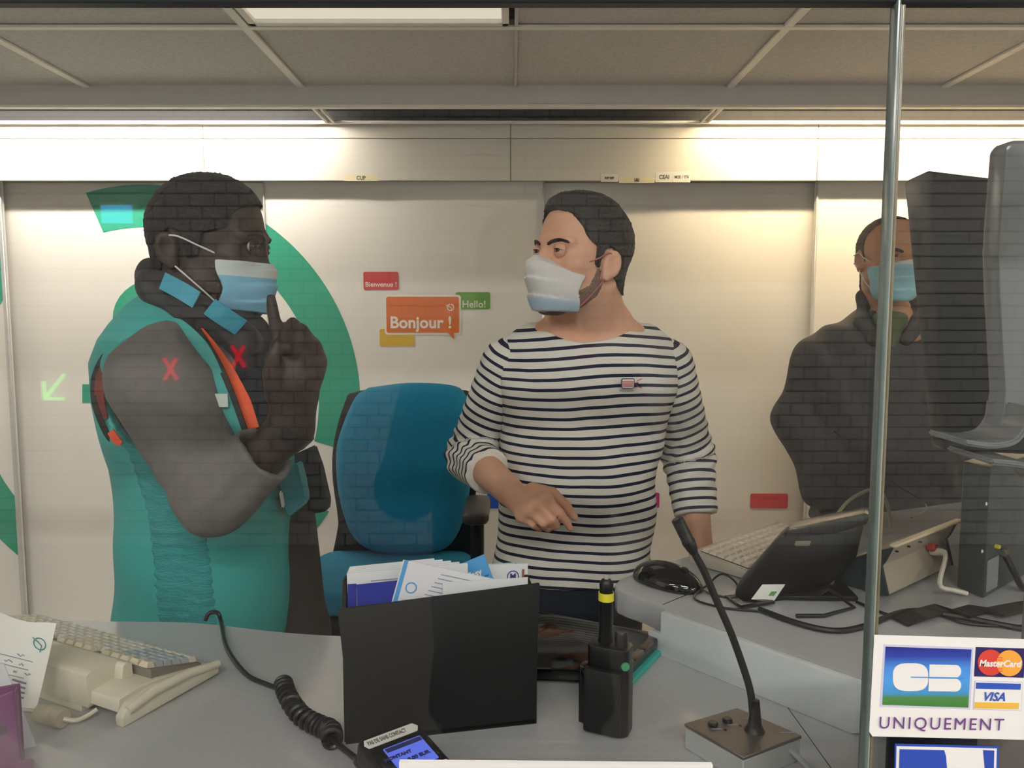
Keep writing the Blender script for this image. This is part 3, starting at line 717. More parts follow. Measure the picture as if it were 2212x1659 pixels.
# sloping key field
ka = Vector((0, .058, .0435)); kz = Vector((0, KD-.012, .019)); kdir = (kz-ka)
rowsK = 6; kp_ = kdir.length/rowsK; ksl = math.atan2(kdir.z, kdir.y)
def keycap(w, d_, h):
    t = bmesh.new(); a, b = w/2-.0006, d_/2-.0006; c, e = w/2-.0032, d_/2-.0030
    v = [t.verts.new(q) for q in ((-a, -b, 0), (a, -b, 0), (a, b, 0), (-a, b, 0), (-c, -e, h), (c, -e, h), (c, e, h), (-c, e, h))]
    for f in ((3, 2, 1, 0), (4, 5, 6, 7), (0, 1, 5, 4), (1, 2, 6, 5), (2, 3, 7, 6), (3, 0, 4, 7)): t.faces.new([v[i] for i in f])
    me = bpy.data.meshes.new('key'); t.to_mesh(me); t.free(); return me
kw = .0186; key_me = keycap(kw, kp_, .008); key_me.materials.append(KEYC)
key_g = keycap(kw, kp_, .008); key_g.materials.append(mat('grey key cap', (162, 168, 172), .30, var=.04))
key_b = keycap(kw, kp_, .008); key_b.materials.append(mat('beige key cap', (206, 196, 172), .35, var=.04))
kpart(B().prism([(ka.y, ka.z-.016), (kz.y, kz.z-.010), (kz.y, kz.z+.001), (ka.y, ka.z+.001)], KL-.04, .0005, 1, M=Mk @ frame((.020, 0, 0), (0, 1, 0), (0, 0, 1), (1, 0, 0))), 'key_bed', mat('keyboard bed', (120, 114, 104), .6))
for r_ in range(rowsK):
    for c_ in range(19):
        if r_ == 0 and c_ in (5, 10, 15): continue
        me = key_g if (r_ in (1, 2, 3, 4) and c_ < 4) else (key_b if (r_ == 0 or c_ % 9 == 8) else key_me)
        o = bpy.data.objects.new('key', me); COL.objects.link(o)
        o.parent = kb; p = ka+kdir*((r_+.5)/rowsK)
        o.matrix_basis = Matrix.Translation(-Vector(kb.location)) @ Mk @ Matrix.Translation((.028+kw*(c_+.5), p.y, p.z)) @ Matrix.Rotation(ksl, 4, 'X')
# ferrite and lead
fa = PZ(85, 1538, DZ+.012); fb = PZ(137, 1553, DZ+.012)
fc = thing('cable_ferrite', 'beige cylindrical ferrite on the cream keyboard cable', 'cable', (fb.x, fb.y, DZ))
under(fc, B().tube([fa, fa.lerp(fb, .05), fa.lerp(fb, .95), fb], [.0100, .0118, .0118, .0105], 16).build('ferrite', mat('grimy beige plastic', (170, 160, 140), .6, var=.2, vscale=60)))
under(fc, B().tube(spline([fb, PZ(165, 1556, DZ+.008), PZ(190, 1545, DZ+.008), PZ(210, 1532, DZ+.012)], 6), .0028, 8).build('cable', KC))
under(fc, B().tube(spline([fa, PZ(60, 1532, DZ+.008), PZ(20, 1536, DZ+.005)], 6), .0028, 8).build('cable', KC))

# --- paper notice, white card and purple box at far left
pa = P(-60, 1312, .90); pb = P(122, 1352, .93); pc = P(79, 1531, .90); pd = P(-60, 1520, .87)
nt_ = thing('paper_notice', 'white printed form with a small green logo standing at the left', 'paper', (pc.x-.05, pc.y, DZ))
nn = (pb-pa).cross(pd-pa).normalized()
def notice():
    b = B(); n = 8; V = []; F = []
    for j in range(n+1):
        for i in range(n+1):
            u, v = i/n, j/n
            p = pa.lerp(pb, u).lerp(pd.lerp(pc, u), v)+nn*(.006*math.sin(u*3.1)*(1-v)) + Vector((0, 0, .0035*math.sin(u*7+.6)*(1-v)**3))
            V.append(p)
    m_ = len(V); V += [p+nn*.0006 for p in V]
    for j in range(n):
        for i in range(n):
            a = j*(n+1)+i; F.append((a, a+1, a+n+2, a+n+1)); F.append((m_+a, m_+a+n+1, m_+a+n+2, m_+a+1))
    for i in range(n):
        F.append((i, m_+i, m_+i+1, i+1)); a = n*(n+1)+i; F.append((a, a+1, m_+a+1, m_+a))
        a = i*(n+1); F.append((a, a+n+1, m_+a+n+1, m_+a)); a = i*(n+1)+n; F.append((a, m_+a, m_+a+n+1, a+n+1))
    return b.quads(V, F)
under(nt_, notice().build('sheet', PAPER))
px_ = (pb-pa).normalized(); pz_ = (pa-pd).normalized()
sgn = -1 if nn.y > 0 else 1
def onp(u, v, off=.0012):
    p = pa.lerp(pb, u).lerp(pd.lerp(pc, u), v)+nn*(.006*math.sin(u*3.1)*(1-v)); return p+(nn*sgn*off)
TEALI = mat('teal print', (52, 130, 132), .6, var=0)
Mr = frame(onp(.845, .25), px_, pz_, nn*sgn)
ring = [((.0062 if i < 25 else .0075)*math.cos(math.radians((i if i < 25 else 49-i)*14.2+150)), (.0062 if i < 25 else .0075)*math.sin(math.radians((i if i < 25 else 49-i)*14.2+150))) for i in range(50)]
under(nt_, B().prism(ring, .0004, M=Mr).build('roundel_ring', TEALI))
under(nt_, B().tube([Mr @ Vector(q) for q in ((-.008, .006, .0004), (-.002, .002, .0004), (.002, -.002, .0004), (0, -.010, .0004))], .0006, 5).build('roundel_profile', TEALI))
VIO = mat('violet ink', (120, 112, 150), .6, var=0)
for k in range(3):
    a, b = onp(.1, .42+.10*k), onp(.80-.04*k, .47+.10*k)
    under(nt_, B().tube([a, b], .0004, 5).build('form_line', VIO))
for k, (u, v, w) in enumerate(((.58, .42, .012), (.62, .52, .008), (.56, .61, .006), (.72, .62, .010), (.42, .50, .014))):
    under(nt_, B().tube([onp(u+w*2*i, v+.012*((i*7+k) % 3-1)) for i in range(5)], .0005, 5).build('handwriting', VIO))
for k in range(4):
    under(nt_, B().tube([onp(.56, .70+.055*k), onp(.77, .725+.055*k)], .0011, 5).build('printed_line', VIO))
ca = P(-20, 1438, .84); 
wc = thing('white_card', 'plain white card standing behind the purple box', 'card', PZ(40, 1622, DZ))
q = [PZ(-30, 1632, DZ), PZ(78, 1612, DZ)]
q2 = [P(8, 1434, q[1].y+.004), P(-30, 1428, q[1].y-.01)]
qd = (q[1]-q[0]).normalized(); qn = Vector((-qd.y, qd.x, 0))
under(wc, B().quads([q[0], q[1], q2[0], q2[1]]+[v+qn*.002 for v in (q[0], q[1], q2[0], q2[1])], [(0, 1, 2, 3), (7, 6, 5, 4), (0, 4, 5, 1), (1, 5, 6, 2), (2, 6, 7, 3), (3, 7, 4, 0)]).build('card', WP))
PUR = mat('purple plastic', (118, 52, 110), .4, var=.05)
pbx = thing('purple_box', 'purple plastic leaflet box with a round hole at the left edge', 'box', PZ(20, 1668, DZ))
p0 = PZ(-70, 1690, DZ); p1 = PZ(48, 1664, DZ); pdv = (p1-p0).normalized(); pnv = Vector((-pdv.y, pdv.x, 0))
Mpb = frame(p0, pdv, pnv, Vector((0, 0, 1))); PW = (p1-p0).length
def ppart(b, name, m): return under(pbx, b.build(name, m))
ppart(B().prism([(0, 0), (PW, 0), (PW-.004, .092), (0, .078)], .004, .001, 1, M=Mpb @ frame((0, .004, 0), (1, 0, 0), (0, 0, 1), (0, -1, 0))), 'front_panel', PUR)
ppart(B().box((PW/2, .022, .045), (PW, .003, .09), .001, 1, M=Mpb), 'back_panel', PUR)
ppart(B().box((PW-.003, .012, .044), (.003, .022, .088), .001, 1, M=Mpb), 'side_panel', PUR)
ppart(B().box((PW/2+.006, -.012, .006), (PW+.012, .03, .012), .004, 2, M=Mpb), 'base_lip', PUR)
ppart(B().lathe([(0, 0), (.0042, 0), (.0042, .0012), (0, .0012)], 18, M=Mpb @ frame((PW-.016, -.0006, .050), (1, 0, 0), (0, 0, 1), (0, -1, 0))), 'round_hole', BLK)

# --- right desk: mouse, keyboard, touch screen, printer, cables, terminals
def rz(px, py, z=0.): return PZ(px, py, RZ+z)
mo = rz(1438, 1262); mdir = (rz(1500, 1275)-rz(1375, 1240)).normalized()
mou = thing('computer_mouse', 'glossy black computer mouse on the grey corner desk', 'mouse', mo, (0, 0, math.atan2(mdir.y, mdir.x)))
F = Field((-.075, -.045, -.004), (.075, .045, .05), .0022)
F.ell((0, 0, .004), (.060, .033, .033), 0)
F.ell((.02, 0, .0), (.045, .030, .025), .01)
F.clip(lambda X, Y, Z: .001-Z+X*0+Y*0)
o, _ = F.build('shell', GLOSSB, mou)
B().tube([(-.02, 0, .0345), (.0, 0, .0372), (.02, 0, .0355), (.04, 0, .028), (.056, 0, .014)], .0012, 6).build('button_seam', BLKM, mou)
B().lathe([(0, -.004), (.0075, -.004), (.0085, 0), (.0075, .004), (0, .004)], 16, M=Matrix.Translation((.033, 0, .028)) @ Matrix.Rotation(math.pi/2, 4, 'X')).build('scroll_wheel', BLKM, mou)
ca_ = [mo+mdir*.058+Vector((0, 0, .008)), rz(1545, 1285, .004), rz(1585, 1290, .004), rz(1592, 1262, .012), rz(1560, 1240, .02), rz(1530, 1262, .010), rz(1500, 1292, .004), rz(1560, 1312, .004), rz(1640, 1320, .004)]
mcab = thing('mouse_cable', 'thin black mouse cable looping beside the keyboard', 'cable', rz(1560, 1285))
under(mcab, B().tube(spline(ca_, 7), .0018, 6).build('cable', BLK))
# keyboard
k0 = rz(1490, 1219); k1 = rz(1530, 1272); k2 = rz(1716, 1139)
kx_ = (k2-k0).normalized(); ky_ = Vector((kx_.y, -kx_.x, 0)); KLn = .29; KDp = .125
kb2 = thing('keyboard', 'slim silver keyboard with black key gaps beside the mouse', 'keyboard', k0)
Mq = frame(k0, kx_, -ky_, Vector((0, 0, 1)))
SILV = mat('silver keyboard shell', (176, 168, 156), .35, metal=.2, var=.03)
o = under(kb2, B().prism([(0, .002), (0, .024), (-KDp, .014), (-KDp, .002)], KLn, .002, 2, M=Mq @ frame((0, 0, 0), (0, 1, 0), (0, 0, 1), (1, 0, 0))).build('shell', SILV))
o = under(kb2, B().prism([(-.012, .010), (-.012, .0236), (-KDp+.020, .0165), (-KDp+.020, .010)], KLn-.03, .0006, 1, M=Mq @ frame((.014, 0, 0), (0, 1, 0), (0, 0, 1), (1, 0, 0))).build('key_bed', BLK))
kk = keycap(.0195, .0155, .004); kk.materials.append(mat('silver key cap', (188, 178, 164), .32, var=.03))
for r_ in range(6):
    for c_ in range(13):
        if r_ == 5 and c_ in (4, 5, 6, 7, 8): continue
        o = bpy.data.objects.new('key', kk); COL.objects.link(o); o.parent = kb2
        y = -.0195-r_*.0158; z = .0240+(y+.012)/(KDp-.032)*.0071
        o.matrix_basis = Matrix.Translation(-k0) @ Mq @ Matrix.Translation((.024+.0201*c_, y, z)) @ Matrix.Rotation(.077, 4, 'X')
o = under(kb2, B().box((.024+.0201*6, -.0195-5*.0158, .0185), (.098, .0135, .004), .001, 1, M=Mq).build('space_bar', kk.materials[0]))
# black touch display leaning on a wire foot, back towards the window
dsp = thing('touch_display', 'black tilted touch display seen from behind with a small label', 'display', rz(1640, 1310))
def dpart(b, name, m): return under(dsp, b.build(name, m))
def dplane(px, py): return P(px, py, 1.115+(px-1590)*.00022)
def dslab(pts, front, back, bev, name, m):
    f = [dplane(*q)+Vector((0, front, 0)) for q in pts]; k = [v+Vector((.02, back, 0)) for v in f]; n_ = len(f)
    q_ = B().quads(f+k, [tuple(range(n_)), tuple(range(2*n_-1, n_-1, -1))]+[(i, n_+i, n_+(i+1) % n_, (i+1) % n_) for i in range(n_)])
    bmesh.ops.recalc_face_normals(q_.bm, faces=q_.bm.faces)
    if bev: bmesh.ops.bevel(q_.bm, geom=q_.bm.edges[:], offset=bev, segments=2, affect='EDGES', profile=.5)
    return dpart(q_, name, m)
dslab([(1586, 1288), (1590, 1268), (1686, 1158), (1706, 1146), (1862, 1116), (1868, 1128), (1850, 1205), (1790, 1266), (1720, 1296), (1640, 1306), (1602, 1300)], 0, .042, .004, 'housing', BLK)
dslab([(1700, 1142), (1866, 1108), (1878, 1112), (1868, 1132), (1800, 1152), (1694, 1160)], -.004, .045, .002, 'top_hood', mat('smoked hood plastic', (44, 44, 46), .25, var=.03))
dslab([(1622, 1294), (1646, 1262), (1668, 1262), (1644, 1297)], -.0012, .001, 0, 'rating_label', PAPER)
dslab([(1636, 1286), (1643, 1277), (1650, 1277), (1643, 1286)], -.0018, .0005, 0, 'label_print', mat('green print', (96, 150, 84), .6))
dslab([(1715, 1176), (1719, 1168), (1724, 1169), (1719, 1179)], -.0015, .001, 0, 'screw_cover', mat('dull metal', (140, 134, 120), .4, metal=.6))
nb_ = dplane(1770, 1262)+Vector((0, .04, 0))
base_z = RZ+.004
dpart(B().tube([nb_, Vector((nb_.x, nb_.y-.005, RZ+.008))], .012, 10), 'stand_neck', BLK)
fx_ = [(-.075, -.055), (.05, -.06), (.06, .05), (-.06, .06)]
dpart(B().prism(fx_, .008, .002, 1, M=Matrix.Translation((nb_.x, nb_.y-.005, RZ+.001))), 'stand_foot', BLK)
dpart(B().tube([rz(1720, 1330, .004), rz(1780, 1330, .004), rz(1845, 1312, .004), rz(1790, 1272, .03), rz(1770, 1282, .03)], .003, 8), 'wire_foot', BLK)
dpart(B().tube([rz(1670, 1300, .004), rz(1600, 1312, .004), rz(1570, 1290, .004), rz(1640, 1284, .010)], .005, 8, flat=.5), 'wire_foot', BLK)
# label printer with slanted lid
pr0 = rz(1918, 1292); pr1 = rz(2056, 1226)
pdx = (pr1-pr0).normalized(); pdn = Vector((-pdx.y, pdx.x, 0)); PWd = (pr1-pr0).length
Mpr = frame(pr0, pdx, pdn, Vector((0, 0, 1)))
pri = thing('receipt_printer', 'beige and dark teal box printer with slanted lid behind the glass joint', 'printer', pr0)
BEI = mat('beige printer plastic', (176, 164, 146), .5, var=.04)
DTE = mat('dark teal plastic', (38, 52, 58), .45, var=.04)
prof = [(0, .004), (.012, .048), (.006, .058), (-.004, .082), (.03, .066), (.09, .030), (.09, .004)]
def rpart(b, name, m): return under(pri, b.build(name, m))
rpart(B().prism(prof, PWd-.004, .001, 1, M=Mpr @ frame((.002, 0, 0), (0, 1, 0), (0, 0, 1), (1, 0, 0))), 'body', BEI)
rpart(B().prism([(a*1.0-.002, b) for a, b in prof], .006, .001, 1, M=Mpr @ frame((-.004, 0, 0), (0, 1, 0), (0, 0, 1), (1, 0, 0))), 'end_cover', DTE)
rpart(B().prism([(a*1.0-.002, b) for a, b in prof], .006, .001, 1, M=Mpr @ frame((PWd-.002, 0, 0), (0, 1, 0), (0, 0, 1), (1, 0, 0))), 'end_cover', DTE)
rpart(B().box((PWd/2, -.006, .084), (PWd+.012, .012, .005), .002, 1, M=Mpr), 'lid_edge', mat('pale lid edge', (206, 190, 160), .4))
for x in (.02, .06, .10): rpart(B().box((x, -.0, .070), (.003, .008, .003), .001, 1, M=Mpr), 'lid_clip', BLK)
pk = Mpr @ Vector((PWd*.70, .006, .040))
rpart(B().box((PWd*.68, .004, .050), (.014, .014, .012), .002, 1, M=Mpr), 'red_socket', mat('red socket', (176, 70, 50), .5))
rpart(B().tube(spline([pk, pk+Vector((.006, -.03, .004)), rz(2030, 1262, .02), rz(2062, 1275, .01), rz(2090, 1282, .006)], 6), [.006]*6+[.0035]*19, 8), 'white_cable', mat('white cable', (214, 208, 196), .5))
# antenna wire rising behind
aw = thing('wire_antenna', 'thin black wire rising from the printer against the dark jacket', 'wire', rz(2035, 1200))
under(aw, B().tube(spline([Mpr @ Vector((PWd*.8, .05, .085)), P(2000, 1090, 1.40), P(1920, 1035, 1.44), P(1800, 930, 1.46)], 6), .0014, 6).build('wire', BLK))
gw = thing('grey_cable', 'pale grey cable arching from behind the touch display', 'cable', rz(1800, 1135))
under(gw, B().tube(spline([P(1795, 1130, 1.36), P(1830, 1085, 1.38), P(1868, 1062, 1.40), P(1895, 1058, 1.42), P(1915, 1085, 1.42), P(1925, 1140, 1.44)], 6), .0032, 8).build('cable', mat('beige cable', (136, 128, 106), .5)))
# cables lying on the desk
for i, (lab, pts_, r_) in enumerate((
        ('thick black cable lying across the right desk towards the window', [(1640, 1316), (1720, 1345), (1800, 1362), (1870, 1352), (1960, 1320), (2060, 1330), (2140, 1345), (2230, 1362)], .0042),
        ('thin black cable curving over the right desk below the printer', [(1850, 1300), (1930, 1330), (2010, 1322), (2080, 1345), (2160, 1352), (2260, 1352)], .0022))):
    t = thing('desk_cable', lab, 'cable', rz(*pts_[2]))
    under(t, B().tube(spline([rz(a, b, r_+.001) for a, b in pts_], 6), r_, 8).build('cable', BLK))
bs = thing('black_strap', 'flat black strap folded in zigzags on the right desk', 'strap', rz(2050, 1330))
sp = [(1945, 1345), (1985, 1330), (2035, 1316), (2075, 1328), (2110, 1318), (2150, 1324), (2212, 1312), (2280, 1302)]
def strap():
    V = []; F_ = []
    w = .014
    for i, (a, b) in enumerate(sp):
        p = rz(a, b, .003+.006*(i % 2)); V += [p+Vector((-.004, w, 0)), p+Vector((.004, -w, 0)), p+Vector((.004, -w, .003)), p+Vector((-.004, w, .003))]
    for i in range(len(sp)-1):
        a = 4*i; b = a+4
        for j in range(4): F_.append((a+j, a+(j+1) % 4, b+(j+1) % 4, b+j))
    F_ += [(3, 2, 1, 0), (b, b+1, b+2, b+3)]
    return B().quads(V, F_)
o = strap(); bmesh.ops.recalc_face_normals(o.bm, faces=o.bm.faces)
under(bs, o.build('strap', BLKM, None, 0))
# terminal base unit with rating label
tb0 = rz(2066, 1268); tb1 = rz(2124, 1294); tbx = (tb1-tb0).normalized()
du = thing('terminal_unit', 'dark grey upright terminal unit with a rating label at the right edge', 'terminal', tb1)
DGR = mat('dark slate plastic', (58, 66, 70), .35, var=.04)
r1 = rz(2260, 1215)
pu = [(v.x, v.y) for v in (tb0, tb1, r1, r1+(tb0-tb1))]
HU = .205
def upart(b, name, m): return under(du, b.build(name, m))
upart(B().prism(pu, HU, .003, 2, z0=RZ), 'body', DGR)
bxx = (r1-tb1).normalized()
Mu = frame(tb1, bxx, Vector((-bxx.y, bxx.x, 0)), Vector((0, 0, 1)))
upart(B().box((.028, -.001, .034), (.044, .001, .050), M=Mu), 'rating_label', mat('grey label', (128, 134, 138), .5, var=.15, vscale=150))
upart(B().box((.062, -.004, .062), (.014, .012, .012), .002, 1, M=Mu), 'connector', mat('dark connector', (84, 78, 66), .4))
upart(B().box((.036, -.003, .076), (.007, .008, .006), .001, 1, M=Mu), 'yellow_plug', mat('yellow plug', (190, 180, 60), .5))
upart(B().tube(spline([Mu @ Vector((.062, -.006, .058)), Mu @ Vector((.066, -.02, .03)), Mu @ Vector((.078, -.028, .008)), Mu @ Vector((.12, -.03, .006))], 6), .005, 8), 'cable', BLK)
for x, z in ((.004, .078), (.010, .150)): upart(B().lathe([(0, 0), (.003, 0), (.002, .0015), (0, .0015)], 10, M=Mu @ Matrix.Translation((x-.02, .0, z)) @ Matrix.Rotation(math.pi/2, 4, 'X')), 'screw', ALU)
# tall monitor behind it, dark back
mt0 = P(1968, 470, 1.16); 
mon = thing('monitor', 'tall dark monitor seen from behind at the right of the glass joint', 'monitor', rz(2120, 1190))
SLATE = mat('dark monitor plastic', (44, 46, 48), .28, var=.03)
Ya = 1.24; Yb_ = 1.10
c_ = [P(1953, 398, Ya), P(2012, 362, 1.17), P(2240, 402, 1.02), P(2240, 1010, 1.02), P(2064, 1000, 1.17), P(2040, 985, Ya)]
sh = Vector((.09, .05, 0))
def upa(b, name, m): return under(mon, b.build(name, m))
back = [P(2006, 362, 1.17), P(2260, 398, 1.02), P(2260, 985, 1.02), P(2034, 975, 1.17)]
side = [P(1948, 390, 1.21), P(2006, 362, 1.17), P(2034, 975, 1.17), P(2010, 965, 1.21)]
bo = [v+Vector((.10, .10, 0)) for v in (back[0], back[1], back[2], back[3])]
b = B().quads([side[0], back[0], back[1], back[2], back[3], side[3], bo[1], bo[2]],
              [(0, 1, 4, 5), (1, 2, 3, 4), (0, 6, 2, 1), (5, 4, 3, 7), (2, 6, 7, 3), (6, 0, 5, 7)])
bmesh.ops.recalc_face_normals(b.bm, faces=b.bm.faces); bmesh.ops.bevel(b.bm, geom=b.bm.edges[:], offset=.007, segments=3, affect='EDGES', profile=.5)
upa(b, 'housing', SLATE)
nk = rz(2330, 1160)
upa(B().tube([nk+Vector((.05, .0, 0)), nk+Vector((.05, .0, .30))], .03, 14), 'stand_neck', SLATE)
upa(B().prism([(nk.x-.01, nk.y-.03), (nk.x+.14, nk.y-.06), (nk.x+.16, nk.y+.06), (nk.x, nk.y+.08)], .010, .003, 2, z0=RZ), 'stand_foot', SLATE)
# nearer grey screen with curved foot plates
GP = mat('grey moulded plastic', (112, 114, 116), .22, var=.03)
gs = thing('grey_screen', 'grey moulded screen back with curved foot plates at the right frame edge', 'screen', P(2200, 1040, .80))
def jshape(px_pts, Yc, wid, th, name):
    """sheet following a profile traced in the x-z plane, extruded in depth"""
    pts = spline([P(a, b_, Yc) for a, b_ in px_pts], 6); V = []; F_ = []
    n_ = len(pts)
    for i, p in enumerate(pts):
        d = (pts[min(i+1, n_-1)]-pts[max(i-1, 0)]).normalized(); nn_ = Vector((-d.z, 0, d.x))
        tt = th*min(1., .25+i/n_*1.2) if False else th
        V += [p-Vector((0, wid/2, 0)), p+Vector((0, wid/2, 0)), p+Vector((0, wid/2, 0))+nn_*tt, p-Vector((0, wid/2, 0))+nn_*tt]
    for i in range(n_-1):
        a = 4*i; b_ = a+4
        for j in range(4): F_.append((a+j, a+(j+1) % 4, b_+(j+1) % 4, b_+j))
    F_ += [(3, 2, 1, 0), (b_, b_+1, b_+2, b_+3)]
    q_ = B().quads(V, F_); bmesh.ops.recalc_face_normals(q_.bm, faces=q_.bm.faces)
    bmesh.ops.bevel(q_.bm, geom=[e for e in q_.bm.edges if e.calc_face_angle(0) > 1.0], offset=.002, segments=2, affect='EDGES')
    return under(gs, q_.build(name, GP))
hs = [P(2174, 318, .80), P(2186, 302, .80), P(2300, 300, .80), P(2300, 930, .80), P(2160, 930, .80), P(2172, 850, .80), P(2160, 640, .80), P(2157, 540, .80), P(2164, 440, .80)]
b = B().prism([(v.x, v.z) for v in hs], .03, .004, 2, M=Matrix.Translation((0, .83, 0)) @ Matrix.Rotation(math.pi/2, 4, 'X'))
under(gs, b.build('housing', GP))
jshape([(2042, 950), (2100, 957), (2150, 948), (2178, 915), (2186, 870)], .80, .07, .006, 'foot_plate')
jshape([(2090, 988), (2150, 994), (2215, 1012), (2260, 1050)], .79, .08, .006, 'foot_plate')
upz = P(2250, 1000, .80)
under(gs, B().box((upz.x+.02, .80, (upz.z+.05+RZ)/2), (.03, .05, upz.z+.05-RZ), .004, 2).build('stand_neck', GP))
under(gs, B().box((upz.x+.03, .80, RZ+.004), (.12, .12, .008), .003, 1).build('stand_foot', GP))

# --- stickers on the glass, white plate at the sill, dark box behind
def glass_decal(name, label, x0, y0, x1, y1, y):
    a = P(x0, y0, y); b_ = P(x1, y1, y)
    t = thing(name, label, 'sticker', ((a.x+b_.x)/2, y, (a.z+b_.z)/2)); return t, (lambda px, py: Vector((P(px, py, y).x-(a.x+b_.x)/2, 0, P(px, py, y).z-(a.z+b_.z)/2)))
GS = GY-.0052
st, gp = glass_decal('card_sticker', 'white sticker with bank card logos reading UNIQUEMENT on the glass', 1884, 1374, 2236, 1598, GS)
# local frame for the sticker, rotated slightly as it was stuck
def spoly(pts, th, name, m, off):
    b_ = B(); P2 = [gp(*q_) for q_ in pts]
    b_.prism([(v.x, v.z) for v in P2], th, M=Matrix.Translation((0, -off, 0)) @ Matrix.Rotation(math.pi/2, 4, 'X')); return b_.build(name, m, st)
STW = mat('white sticker vinyl', (226, 224, 220), .45, var=.01, emit=0)
spoly([(1888, 1371), (2236, 1381), (2231, 1598), (1884, 1590), (1877, 1580)], .0004, 'backing', STW, 0)
LAV = mat('pale lavender line', (196, 196, 216), .5, var=0)
spoly([(1908, 1391), (2102, 1398), (2095, 1532), (1899, 1526)], .0003, 'logo_border', LAV, .0003)
def gradmat():
    m = bpy.data.materials.new('blue to green print'); m.use_nodes = True; nt = m.node_tree; bb = nt.nodes['Principled BSDF']; bb.inputs['Roughness'].default_value = .45
    tc = nt.nodes.new('ShaderNodeTexCoord'); sx = nt.nodes.new('ShaderNodeSeparateXYZ'); cr = nt.nodes.new('ShaderNodeValToRGB')
    nt.links.new(tc.outputs['Generated'], sx.inputs[0]); nt.links.new(sx.outputs['Z'], cr.inputs[0]); nt.links.new(cr.outputs[0], bb.inputs['Base Color'])
    e = cr.color_ramp.elements
    e[0].position = 0.02; e[0].color = lin((62, 120, 52)); e[1].position = 1.0; e[1].color = lin((32, 40, 130))
    for p_, c_ in ((.17, (74, 130, 70)), (.24, (64, 142, 196)), (.45, (74, 150, 222)), (.66, (70, 134, 214)), (.84, (40, 62, 158))):
        x = e.new(p_); x.color = lin(c_)
    return m
spoly([(1912, 1396), (2097, 1402), (2090, 1527), (1905, 1521)], .0003, 'logo_field', gradmat(), .0007)
# letters C and B as white blocks
def cshape(cx, cy, w, h):
    pts_ = []
    for i in range(40):
        t = 2*math.pi*i/40; n_ = 3.0
        pts_.append((cx+w/2*math.copysign(abs(math.cos(t))**(2/n_), math.cos(t)), cy-h/2*math.copysign(abs(math.sin(t))**(2/n_), math.sin(t))))
    return pts_
spoly(cshape(1965, 1461, 76, 60), .0003, 'letter_c', STW, .0011)
spoly([(1965, 1459.4), (2082, 1461.4), (2082, 1463.2), (1965, 1461.2)], .0003, 'slit', mat('logo blue', (74, 150, 222), .45, var=0), .0015)
for (ya, yb) in ((1434, 1461), (1464, 1491)):
    ym = (ya+yb)/2; r_ = (yb-ya)/2; x0_ = 2006 if ya < 1450 else 2004.5
    pts_ = [(x0_, ya)]+[(2062+r_*math.cos(math.radians(a))*.9, ym-r_*math.sin(math.radians(a))+.8) for a in range(90, -91, -15)]+[(x0_-.8, yb)]
    spoly(pts_, .0003, 'letter_b', STW, .0011)
spoly([(2107, 1397), (2213, 1400), (2210, 1463), (2103, 1460)], .0003, 'logo_field', mat('navy print', (40, 30, 92), .45, var=0), .0005)
def disc(cx, cy, r_): return [(cx+r_*math.cos(2*math.pi*i/32), cy+r_*math.sin(2*math.pi*i/32)) for i in range(32)]
spoly(disc(2138, 1430, 28), .0003, 'red_disc', mat('red print', (206, 62, 52), .45, var=0), .0009)
spoly(disc(2178, 1431, 28), .0003, 'orange_disc', mat('orange print', (232, 160, 62), .45, var=0), .0011)
qg = GS/FPX
def sline(y, x0, x1, nm, m): spoly([(x0, y), (x1, y+.1), (x1, y+1.6), (x0, y+1.5)], .0003, nm, m, .0013)
for y in (1418, 1423, 1442, 1447): sline(y, 2152, 2163, 'interlock_bar', MATS['red print'])
def stext(body, px, py, size, m, bold=0., shear=0., space=1., sx=1., off=.0015, rot=.022, name='lettering'):
    v = gp(px, py); Mx = Matrix.Translation((v.x, -off, v.z)) @ Matrix.Rotation(math.pi/2, 4, 'X') @ Matrix.Rotation(-rot, 4, 'Z')
    return text(body, size*qg, Mx, m, st, bold=bold*qg, shear=shear, space=space, sx=sx, depth=.0001, name=name)
stext('MasterCard', 2112, 1437, 21, STW, bold=.6, shear=.15, sx=.92)
spoly([(2104, 1469), (2208, 1472), (2205, 1535), (2100, 1532)], .0003, 'logo_border', LAV, .0003)
spoly([(2105.5, 1471), (2206, 1474), (2203.5, 1533), (2102, 1530)], .0003, 'logo_field', STW, .0007)
spoly([(2107, 1473), (2203, 1475.5), (2202, 1488), (2106, 1486)], .0003, 'blue_bar', mat('royal blue print', (44, 82, 176), .45, var=0), .0010)
spoly([(2104, 1515), (2199, 1517), (2198, 1530), (2103, 1528)], .0003, 'yellow_bar', mat('amber print', (226, 178, 72), .45, var=0), .0010)
stext('VISA', 2119, 1511, 28, MATS['royal blue print'], bold=.5, shear=.28, sx=.92)
stext('UNIQUEMENT', 1895, 1571, 40, mat('plum print', (106, 62, 128), .5, var=0), bold=-.1, space=1.22, sx=.955, rot=.018)
st2, gp2 = glass_decal('payment_sticker', 'blue and white square sticker below the bank card sticker', 1930, 1608, 2156, 1800, GS)
st, gp = st2, gp2
BLUP = mat('ultramarine print', (40, 72, 170), .45, var=0)
spoly([(1933, 1606), (2157, 1612), (2152, 1820), (1928, 1820)], .0004, 'backing', BLUP, 0)
spoly([(1936, 1611), (2152, 1616), (2147, 1815), (1931, 1815)], .0003, 'white_frame', STW, .0004)
spoly([(1942, 1617), (2038, 1619), (2042, 1632), (2044, 1659), (2040, 1810), (1937, 1810)], .0003, 'blue_shape', BLUP, .0008)
spoly([(2122, 1619), (2146, 1620), (2141, 1810), (2126, 1810), (2126, 1660)], .0003, 'blue_shape', BLUP, .0008)
